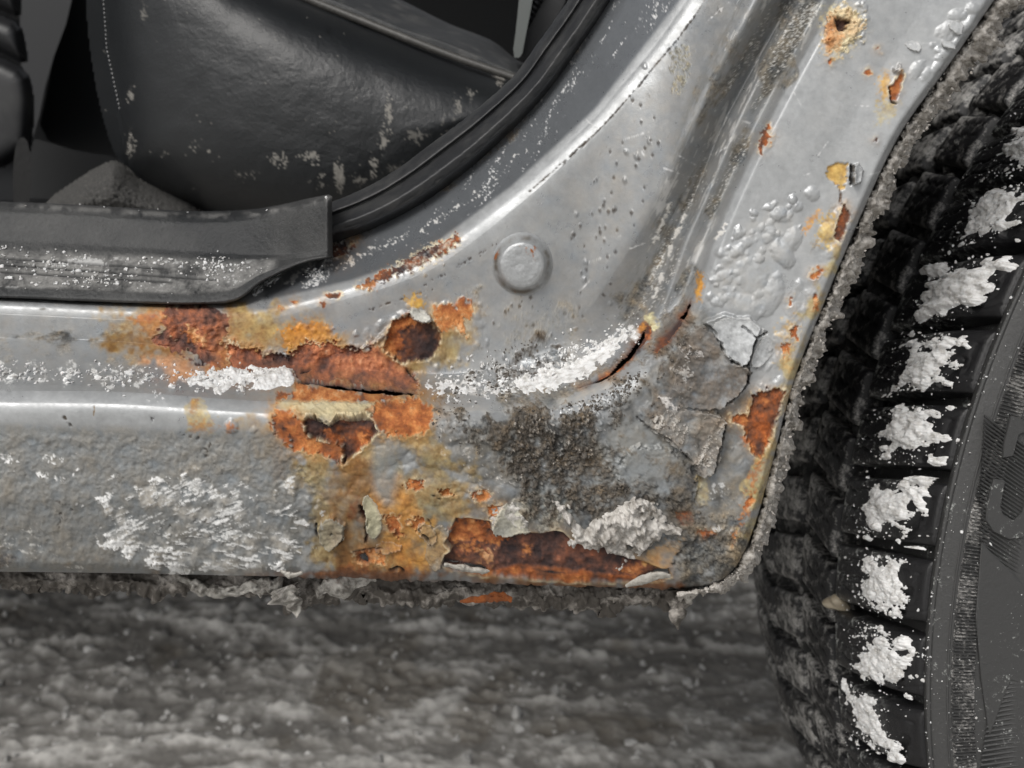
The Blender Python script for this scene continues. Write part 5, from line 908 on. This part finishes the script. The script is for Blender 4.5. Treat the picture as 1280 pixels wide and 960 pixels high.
# bead line beside the tread and an edge line
for rr_, tk in ((.3000, .0007), (.2948, .00035)):
    a = np.linspace(2.2, 3.7, 260); yl = float(np.interp(rr_, [.25, .272, .2875, .2945, .2985, .3002], [-.003, -.0035, -.002, -.0012, .0002, .0010])); pts = toW(rr_ + 0 * a, yl + 0 * a - tk * .2, a)
    th = np.linspace(0, 2 * np.pi, 9); rad_ = np.stack([np.cos(a), 0 * a, np.sin(a)], 1); ax = np.array([0, 1., 0])
    grid('rim_line', pts[:, None] + tk * (rad_[:, None] * np.cos(th)[None, :, None] + ax * np.sin(th)[None, :, None]), M_tyre, wheel)
def raised(name, px, hgt, mat, y=-.0028, n=1, tagk=None, smo=1):
    p = chaikin(px, smo) if smo else np.asarray(px, float)
    x, z = side_uv(p[:, 0], p[:, 1], y); k = len(p)
    cx, cz = x.mean(), z.mean(); V = []
    for f, yy in ((1.0, y + .003), (1.0, y - hgt * .6), (.965, y - hgt)): V += [(cx + (xx - cx) * f, yy, cz + (zz - cz) * f) for xx, zz in zip(x, z)]
    F = [(i + s * k, (i + 1) % k + s * k, (i + 1) % k + (s + 1) * k, i + (s + 1) * k) for s in (0, 1) for i in range(k)] + [tuple(range(2 * k, 3 * k))]
    me = bpy.data.meshes.new(name); me.from_pydata(V, [], F); me.update(); me.materials.append(mat); o = bpy.data.objects.new(name, me); link(o, wheel); return o
raised('letter', [(1262, 519), (1278, 524), (1300, 520), (1300, 536), (1276, 540), (1271, 543), (1264, 570), (1252, 572), (1253, 556)], .0009, M_tyre, smo=0)
raised('letter', [(1241, 598), (1254, 600), (1248, 632), (1252, 644), (1266, 650), (1276, 640), (1284, 612), (1296, 616), (1290, 650), (1276, 672), (1260, 674), (1240, 664), (1231, 650), (1232, 634)], .0009, M_tyre, smo=0)
raised('sidewall_panel', [(1226, 678), (1240, 692), (1290, 740), (1300, 860), (1262, 850), (1236, 920), (1226, 850), (1219, 770)], .0006, M_tyre, smo=0)
# fine ribs across the field round the letters
for (u0, v0, u1, v1, nn_, du, dv) in ((1230, 520, 1300, 640, 22, 70, 52), (1228, 610, 1300, 700, 18, 72, 52), (1236, 925, 1300, 860, 0, 60, 0)):
    for i in range(nn_):
        pa = np.array([(u0 + (1218 - 1230) * (i / 40), v0 + i * 5.2), (u0 + du, v0 + i * 5.2 + dv)])
        x, z = side_uv(pa[:, 0], pa[:, 1], -.0026); th = np.linspace(0, 2 * np.pi, 7)
        P_ = np.array([[(xx, -.0027 - .0004 * math.cos(t), zz + .00045 * math.sin(t)) for t in th] for xx, zz in zip(x, z)]); grid('sidewall_rib', P_, M_tyre, wheel)
for i in range(26):
    vv_ = 832 + i * 6; pa = np.array([(1243 - i * .9 + max(0, 10 - i) * 3, vv_ + 4), (1330, vv_ - 10)])
    x, z = side_uv(pa[:, 0], pa[:, 1], -.0026); th = np.linspace(0, 2 * np.pi, 7)
    P_ = np.array([[(xx, -.0029 - .0004 * math.cos(t), zz + .00050 * math.sin(t)) for t in th] for xx, zz in zip(x, z)]); grid('sidewall_rib', P_, M_tyre, wheel)
# packed dirty snow filling the grooves of the inner tread
M_pack = simple('packed_snow', (.018, .018, .018), .85, 0, (900, .3, 200, .7), (120, (.42, .41, .39), .50, .74))
na, nb = 420, 120; r_ = np.random.RandomState(5)
def wnoise(n, m, lo, seed):
    r = np.random.RandomState(seed); f = np.fft.rfft2(r.standard_normal((n, m))); ky = np.fft.fftfreq(n)[:, None]; kx = np.fft.rfftfreq(m)[None]; k = np.hypot(kx, ky) + 1e-6
    o = np.fft.irfft2(f * np.exp(-(k * lo) ** 2 * .6) * (1 - np.exp(-(k * lo * 6) ** 2 * 2)) / k, (n, m)); return o / o.std()
Pk, A, Y, RR = band([(.0625, .3005), (.068, .3045), (.1, .3060), (.15, .3062), (.197, .302)], na, 1.9, 3.7, None, 40); nb = Pk.shape[1]
RR = RR + .0012 * wnoise(na, nb, 7, 1) + .0009 * wnoise(na, nb, 3, 2); o = grid('packed_snow', (toW(RR, Y, A) @ ROTW.T) + W0, M_pack)
tag(o, 'dirty packed snow filling the inner tread grooves of the tyre', 'packed snow', None, 'stuff')
# a snow clump on every outer tread block
snow_lab = ['topmost snow clump, on the highest tread block near the right edge', 'second snow clump from the top of the tyre', 'snow clump level with the blistered paint on the arch panel', 'snow clump level with the curled pale paint flap', 'snow clump level with the rust patch on the arch lip', 'snow clump level with the top of the long rust gash', 'snow clump on the tread block just above the tan ice pebble', 'snow clump on the tread block just below the tan ice pebble', 'slanting lowest snow clump on the tyre tread']
def clump(i, ac, da, y0, y1, th, seed, lab, skew=-.036):
    n, m = 130, 130; s = np.linspace(-1.1, 1.1, n); t = np.linspace(-.5, 1.5, m); S, T = np.meshgrid(s, t, indexing='ij')
    nA_, nB_, nC_ = wnoise(n, m, 20, seed), wnoise(n, m, 9, seed + 50), wnoise(n, m, 3.2, seed + 90)
    sd_ = np.minimum((.68 - np.abs(S)) * .9, np.minimum(T, 1 - T) + .02) + (.10 + .05 * (seed % 3)) * nA_ + .05 * nB_ + .025 * nC_
    h_ = np.where(sd_ > 0, th * (1 - np.exp(-sd_ / .22)) * (.85 + .16 * nA_ + .12 * nB_) + .00010 * nC_ * np.minimum(1, sd_ / .05), sd_ * .003 - .00002)
    y = y0 + (y1 - y0) * T; f = (.06 - y) / .0554; A = ac + S * da / 2 + skew * f + 0 * nA_
    Pc = toW(Rout(y) + np.maximum(h_, -.0012), y, A) @ ROTW.T + W0
    kf = np.maximum(np.maximum(h_[:-1, :-1], h_[1:, :-1]), np.maximum(h_[:-1, 1:], h_[1:, 1:])) > -.0002
    o = grid('snow_clump', Pc, M_snow if i not in (6,) else M_snow, None, kf); tag(o, lab, 'snow clump', 'snow clumps on the tread blocks')
cfg = [(7, .012, .036, .0024), (8, .015, .034, .0017), (9, .013, .040, .0024), (10, .014, .037, .0024), (11, .012, .034, .0018), (12, .016, .038, .0017), (13, .016, .035, .0016), (14, .012, .033, .0013), (15, .02, .042, .0012)]
for k, (i, y0, y1, th) in enumerate(cfg): clump(k, PH + i * PITCHA, PITCHA - .012, y0, y1, th, 300 + k * 7, snow_lab[k])
def lump(name, loc, r, mat, seed, lab=None, cat=None, kind=None, sq=(1, 1, 1), n=14):
    rg = np.random.RandomState(seed); th = np.linspace(0, np.pi, n); ph = np.linspace(0, 2 * np.pi, 2 * n); T, Pq = np.meshgrid(th, ph, indexing='ij')
    d = np.stack([np.sin(T) * np.cos(Pq), np.sin(T) * np.sin(Pq), np.cos(T)], -1); w_ = np.zeros(T.shape)
    for _ in range(7): k = rg.normal(size=3) * 2.2; w_ += np.sin(d @ k + rg.uniform(0, 6)) * .09
    o = grid(name, np.asarray(loc) + d * (r * (1 + w_))[..., None] * np.array(sq), mat); 
    if lab: tag(o, lab, cat, None, kind)
    return o
def ontyre(a, y, h=0.): return toW(Rout(np.array(y)) + h, np.array(y), np.array(a + -.036 * (.06 - y) / .0554)) @ ROTW.T + W0
lump('ice_pebble', ontyre(A_REF + PITCHA - .002, .0595, -.0012), .0032, simple('tan_ice', tuple(lin(150, 140, 122)), .35, 0, (600, .4), None, .2), 4, 'tan pebble of ice wedged between two tread blocks', 'ice', None, (1.5, 1, .9))
# crumbs of snow: tyre, plate, shelf and seal
def crumbs(name, pts, rads, mat, lab, cat, seed):
    rg = np.random.RandomState(seed)
    b = np.array([(0, 0, 1), (.894, 0, .447), (.276, .851, .447), (-.724, .526, .447), (-.724, -.526, .447), (.276, -.851, .447), (.724, .526, -.447), (-.276, .851, -.447), (-.894, 0, -.447), (-.276, -.851, -.447), (.724, -.526, -.447), (0, 0, -1)])
    f = np.array([(0, 1, 2), (0, 2, 3), (0, 3, 4), (0, 4, 5), (0, 5, 1), (1, 6, 2), (2, 7, 3), (3, 8, 4), (4, 9, 5), (5, 10, 1), (2, 6, 7), (3, 7, 8), (4, 8, 9), (5, 9, 10), (1, 10, 6), (6, 11, 7), (7, 11, 8), (8, 11, 9), (9, 11, 10), (10, 11, 6)])
    n = len(pts); V = np.asarray(pts)[:, None] + b[None] * (np.asarray(rads)[:, None] * rg.uniform(.35, 1.3, (n, 12)))[..., None] * rg.uniform(.6, 1.5, (n, 1, 3)); F = (f[None] + 12 * np.arange(n)[:, None, None]).reshape(-1, 3)
    o = mesh(name, V.reshape(-1, 3), F, mat, None, smooth=False); tag(o, lab, cat, None, 'stuff'); return o
rg = np.random.RandomState(12); pts = []; rd = []
for _ in range(900):
    a = rg.uniform(2.3, 3.6); y = rg.choice([rg.uniform(.003, .058), rg.uniform(.012, .05)]); pts.append(ontyre(a, y, .0001)); rd.append(rg.gamma(1.4, .00011) + .00006)
for _ in range(1300):
    a = rg.uniform(2.4, 3.6); R = rg.choice([rg.uniform(.285, .2945), rg.uniform(.268, .30), rg.normal(.3004, .0006)]); yy = float(np.interp(R, [.25, .272, .2875, .2945, .2985, .3002], [-.003, -.0035, -.002, -.0012, .0002, .0010])) - .0006
    pts.append(toW(R, yy, a) @ ROTW.T + W0); rd.append(rg.gamma(1.3, .00007) + .00005)
crumbs('snow_crumbs', pts, rd, M_snow, 'fine snow crumbs dusting the tyre tread and sidewall', 'snow crumbs', 3)
pts = []; rd = []
for i_, y0_, y1_, th_c in cfg:
    for _ in range(150):
        y_ = rg.normal((y0_ + y1_) / 2, (y1_ - y0_) * .38); 
        if .003 < y_ < .059: pts.append(ontyre(PH + i_ * PITCHA + rg.uniform(-.5, .5) * (PITCHA - .016), y_, .0001)); rd.append(rg.gamma(1.6, .00011) + .00008)
crumbs('snow_crumbs', pts, rd, M_snow, 'small snow crumbs round the clumps on the tread blocks', 'snow crumbs', 13)
# on the scuff plate (measured on its own mesh) and the shelf
pv = np.empty(len(plate.data.vertices) * 3, np.float32); plate.data.vertices.foreach_get('co', pv); pv = pv.reshape(-1, 3)
def pix(P):
    q = P - CAM; x = q[:, 0]; dep = q[:, 1] * cp_ - q[:, 2] * sp_; up = q[:, 1] * sp_ + q[:, 2] * cp_; return 640 + F_PX * x / dep, 480 - F_PX * up / dep
pu, pw = pix(pv)
vc = np.interp(pu, [0, 250, 330], [335, 342, 338]); wgt = np.exp(-((pw - vc) / 17) ** 2) * (pu < 335) * (pu > -60) * np.clip(.12 + samp(N['M'], pu, pw) * .5 + .3, .05, 2) + .25 * np.exp(-((pw - np.interp(pu, [0, 100, 250, 310, 415], [255, 259, 268, 266, 247])) / 1.6) ** 2)
ch = rg.choice(len(pv), 200, p=wgt / wgt.sum()); rr_ = rg.uniform(.00012, .0004, 200) * np.where(rg.rand(200) < .12, 2.2, 1)
pts = list(pv[ch] + np.array([0, -.0002, .0002])); rr_ = list(rr_)
for (cu, cv, ru, rv, n_c) in ((278, 331, 16, 5, 46), (192, 330, 8, 3, 18), (248, 337, 14, 6, 24), (110, 354, 26, 4, 30), (58, 337, 9, 4, 18), (24, 342, 8, 5, 18), (8, 318, 10, 4, 20), (80, 320, 12, 4, 22), (140, 347, 18, 5, 34)):
    b = np.argsort(((pu - cu) / ru) ** 2 + ((pw - cv) / rv) ** 2)[:900]; k = rg.choice(b, n_c); pts += list(pv[k] + np.array([0, -.0002, .0002])); rr_ += list(rg.uniform(.0002, .0006, n_c))
crumbs('snow_crumbs', pts, rr_, M_snow, 'white snow crumbs scattered on the black scuff plate', 'snow crumbs', 4)
uvs = []; 
for _ in range(300): u_ = rg.uniform(-60, 330); uvs.append((u_, rg.normal(np.interp(u_, [0, 150, 300], [465, 470, 478]), 7)))
for _ in range(90): t = rg.rand(); uvs.append((np.interp(t, [0, 1], [318, 352]) + rg.normal(0, 2), np.interp(t, [0, 1], [366, 342]) + rg.normal(0, 2.5)))
for _ in range(46): uvs.append((rg.normal(393, 6), rg.normal(342, 4)))
for _ in range(300): uvs.append((rg.uniform(560, 800), np.interp(_, [0, 300], [0, 0]) + rg.normal(0, 1)))
uvs = np.array(uvs); b = uvs[:, 1] < 100; uvs[b, 1] = np.interp(uvs[b, 0], [560, 655, 720, 795], [478, 468, 440, 408]) + rg.normal(0, 12, b.sum())
cP = onbody(uvs[:, 0], uvs[:, 1], .1 + np.maximum(samp(TS, uvs[:, 0], uvs[:, 1]), 0)); crumbs('snow_crumbs', list(cP), list(rg.uniform(.00015, .0006, len(cP)) * np.where(rg.rand(len(cP)) < .1, 1.8, 1)), M_snow, 'snow grains strewn along the step of the sill', 'snow crumbs', 5)
# loose grit on the crusted lip
gl = catmull(np.array(off(.45), float), np.linspace(0, len(cr_in) - 1, 2600)); gq = catmull(np.array(nr, float), np.linspace(0, len(cr_in) - 1, 2600)); gw = np.interp(np.linspace(0, 1, 2600), np.linspace(0, 1, len(wds)), wds) * rg.uniform(-.45, .6, 2600)
gP = P3(gl[:, 0] + gq[:, 0] * gw, gl[:, 1] + gq[:, 1] * gw, .0035 + rg.uniform(-.001, .0015, 2600)); crumbs('grit', list(gP[::4]), list(rg.uniform(.00010, .00045, 650)), M_crust, 'loose grey brown grit grains stuck to the wheel arch lip', 'grit', 8)
# crumbly mud in the sill corner
mp = []
for poly, n_c, sd_ in (([(548, 512), (600, 512), (630, 522), (618, 545), (604, 560), (575, 548), (552, 540), (540, 525)], 500, 1), ([(612, 448), (640, 433), (688, 430), (702, 440), (690, 460), (650, 470), (612, 478), (585, 486)], 900, 2), ([(650, 515), (720, 512), (775, 480), (800, 455), (790, 500), (750, 550), (716, 600), (690, 640), (650, 620), (635, 560)], 3600, 3), ([(690, 600), (740, 605), (800, 608), (830, 626), (780, 625), (740, 650), (715, 650), (690, 625)], 700, 4), ([(560, 470), (640, 470), (640, 500), (560, 500)], 350, 5), ([(800, 440), (880, 405), (900, 470), (870, 560), (800, 520)], 500, 6)):
    mp += inside(poly, n_c, 70 + sd_)
mp = np.array(mp) + rg.normal(0, 5, (len(mp), 2)); wv = samp(N['q'], mp[:, 0], mp[:, 1]) * .6 + samp(N['M'], mp[:, 0], mp[:, 1]) * .5; mp = mp[wv > rg.uniform(-.6, .9, len(mp))]
mr = rg.gamma(2.2, .00010, len(mp)).clip(.00008, .0009); crumbs('mud_crumbs', list(onbody(mp[:, 0], mp[:, 1], .05)), list(mr), M_mud, 'dark crumbly mud clinging to the sill corner', 'mud', 9)
# dark liner round the wheel, running back from the lip of the arch
lb = catmull(np.array(cB[8:], float), np.linspace(0, len(cB) - 9, 160)); e0 = P3(lb[:, 0], lb[:, 1], np.full(len(lb), .010)); yy = np.array([0, .02, .06, .12, .18, .25])
Pl = e0[:, None] + np.array([-1, 0, .3]) * (.004 + .02 * yy[None, :, None] / .25) + np.array([0, 1, 0]) * yy[None, :, None]; Pl += .0015 * np.random.RandomState(3).normal(size=Pl.shape)
grid('wheel_arch_liner', Pl, M_black, car)
boxpart('inner_arch', e0[0, 0] - .03, 1.2, .262, .30, .33, 1.0, M_black); boxpart('arch_rear', .80, .83, .02, .262, .30, 1.0, M_black)
# quarter panel beyond the frame, above the wheel
a = np.linspace(.05, 1.62, 60); rr2 = np.linspace(.352, .85, 24); A, R = np.meshgrid(a, rr2, indexing='ij'); z_ = np.minimum(W0[2] + R * np.sin(A), 1.0)
Pl = np.stack([W0[0] + R * np.cos(A), .002 + .03 * np.clip((z_ - .45) / .5, 0, 1) ** 2, z_], -1)
grid('quarter_panel', Pl, M_body, car, None, np.full(Pl.shape, .36), np.broadcast_to(np.array([.5, .36, .1]), Pl.shape))
# ---------------------------------------------------------------- ground: rutted dirty snow
def axis(lo, hi, st, far, g=1.35):
    a = list(np.arange(lo, hi, st)); s = st; x = a[-1]
    while x < far: s *= g; x += s; a.append(x)
    s = st; x = lo; b = []
    while x > -far: s *= g; x -= s; b.append(x)
    return np.array(b[::-1] + a)
gx, gy = axis(-.75, .75, .0036, 600), axis(.28, 1.45, .0036, 600)
X, Y = np.meshgrid(gx, gy, indexing='ij')
def gn(seed, lo, st=1.0, ang=0.): 
    n = 512; r = np.random.RandomState(seed); kx = np.fft.fftfreq(n)[:, None]; ky = np.fft.rfftfreq(n)[None]; c, s = math.cos(ang), math.sin(ang); k = np.hypot((kx * c + ky * s) * st, -kx * s + ky * c) + 1e-6
    o = np.fft.irfft2(np.fft.rfft2(r.standard_normal((n, n))) * np.exp(-(k * lo) ** 2 * .6) * (1 - np.exp(-(k * lo * 8) ** 2 * 2)) / k, (n, n)); o /= o.std()
    i = np.clip(((X + .9) / .0036).astype(int), 0, None) % n; j = np.clip(((Y) / .0036).astype(int), 0, None) % n; return o[i, j]
g1, g2, g3, g4 = gn(1, 1.6, 1.3), gn(2, 9, 2.4), gn(3, 1.0), gn(4, 2.6, 4.0, .0)
near = (np.abs(X) < 1.2) & (Y > -.2) & (Y < 1.9)
sh = np.maximum(g1, -.3) * .0016 + np.maximum(g2, -.4) * .0018 + g3 * .0008 + np.maximum(g4, 0) * .0015
flat = s01((Y - .30) / .35)                         # smoother ice nearer the camera side
hz = np.where(near, sh * (.45 + .75 * flat), 0) - .012
lump_ = s01((.38 * g1 + .35 * g2 + .5 * g3 + .5 * g4 + .6) / 2.4)
gc = np.array([.17, .162, .150]) + (np.array([.44, .43, .41]) - np.array([.17, .162, .150])) * np.where(near, lump_, .9)[..., None]
gc = gc * np.clip(1 + .12 * g2[..., None] * near[..., None], .5, 1.4); br = s01((gn(6, 16) - 1.1) / .6) * near; gc += (np.array([.10, .085, .065]) - gc) * (br * .6)[..., None]
M_ground = attrs_material('dirty_road_snow', 220, .35)
g = grid('ground', np.stack([X, Y, hz], -1), M_ground, None, None, gc, np.broadcast_to(np.array([0, .75, .8]), gc.shape), flip=True)
tag(g, 'rutted grey snow and ice on the road under the car', None, None, 'structure')
n_c = 4200; cy = .33 + 1.0 * rg.rand(n_c) ** 1.3; cx = rg.uniform(-.62, .62, n_c) * (.55 + cy * .5); cr_ = rg.gamma(1.6, .0011, n_c).clip(.0006, .009)
cz = hz[np.clip(np.searchsorted(gx, cx), 0, len(gx) - 1), np.clip(np.searchsorted(gy, cy), 0, len(gy) - 1)]
M_chip = simple('grey_ice_chips', (.24, .235, .225), .6, 0, (500, .3), (40, (.58, .575, .56), .40, .68))
crumbs('ice_chips', list(np.stack([cx, cy, cz - cr_ * .15], 1)), list(cr_), M_chip, 'crushed grey ice chips strewn over the road under the car', 'ice chips', 10)
for o in bpy.data.objects:
    if o.type == 'MESH' and o.parent is None and 'kind' not in o.keys() and 'label' not in o.keys(): print('UNTAGGED', o.name)
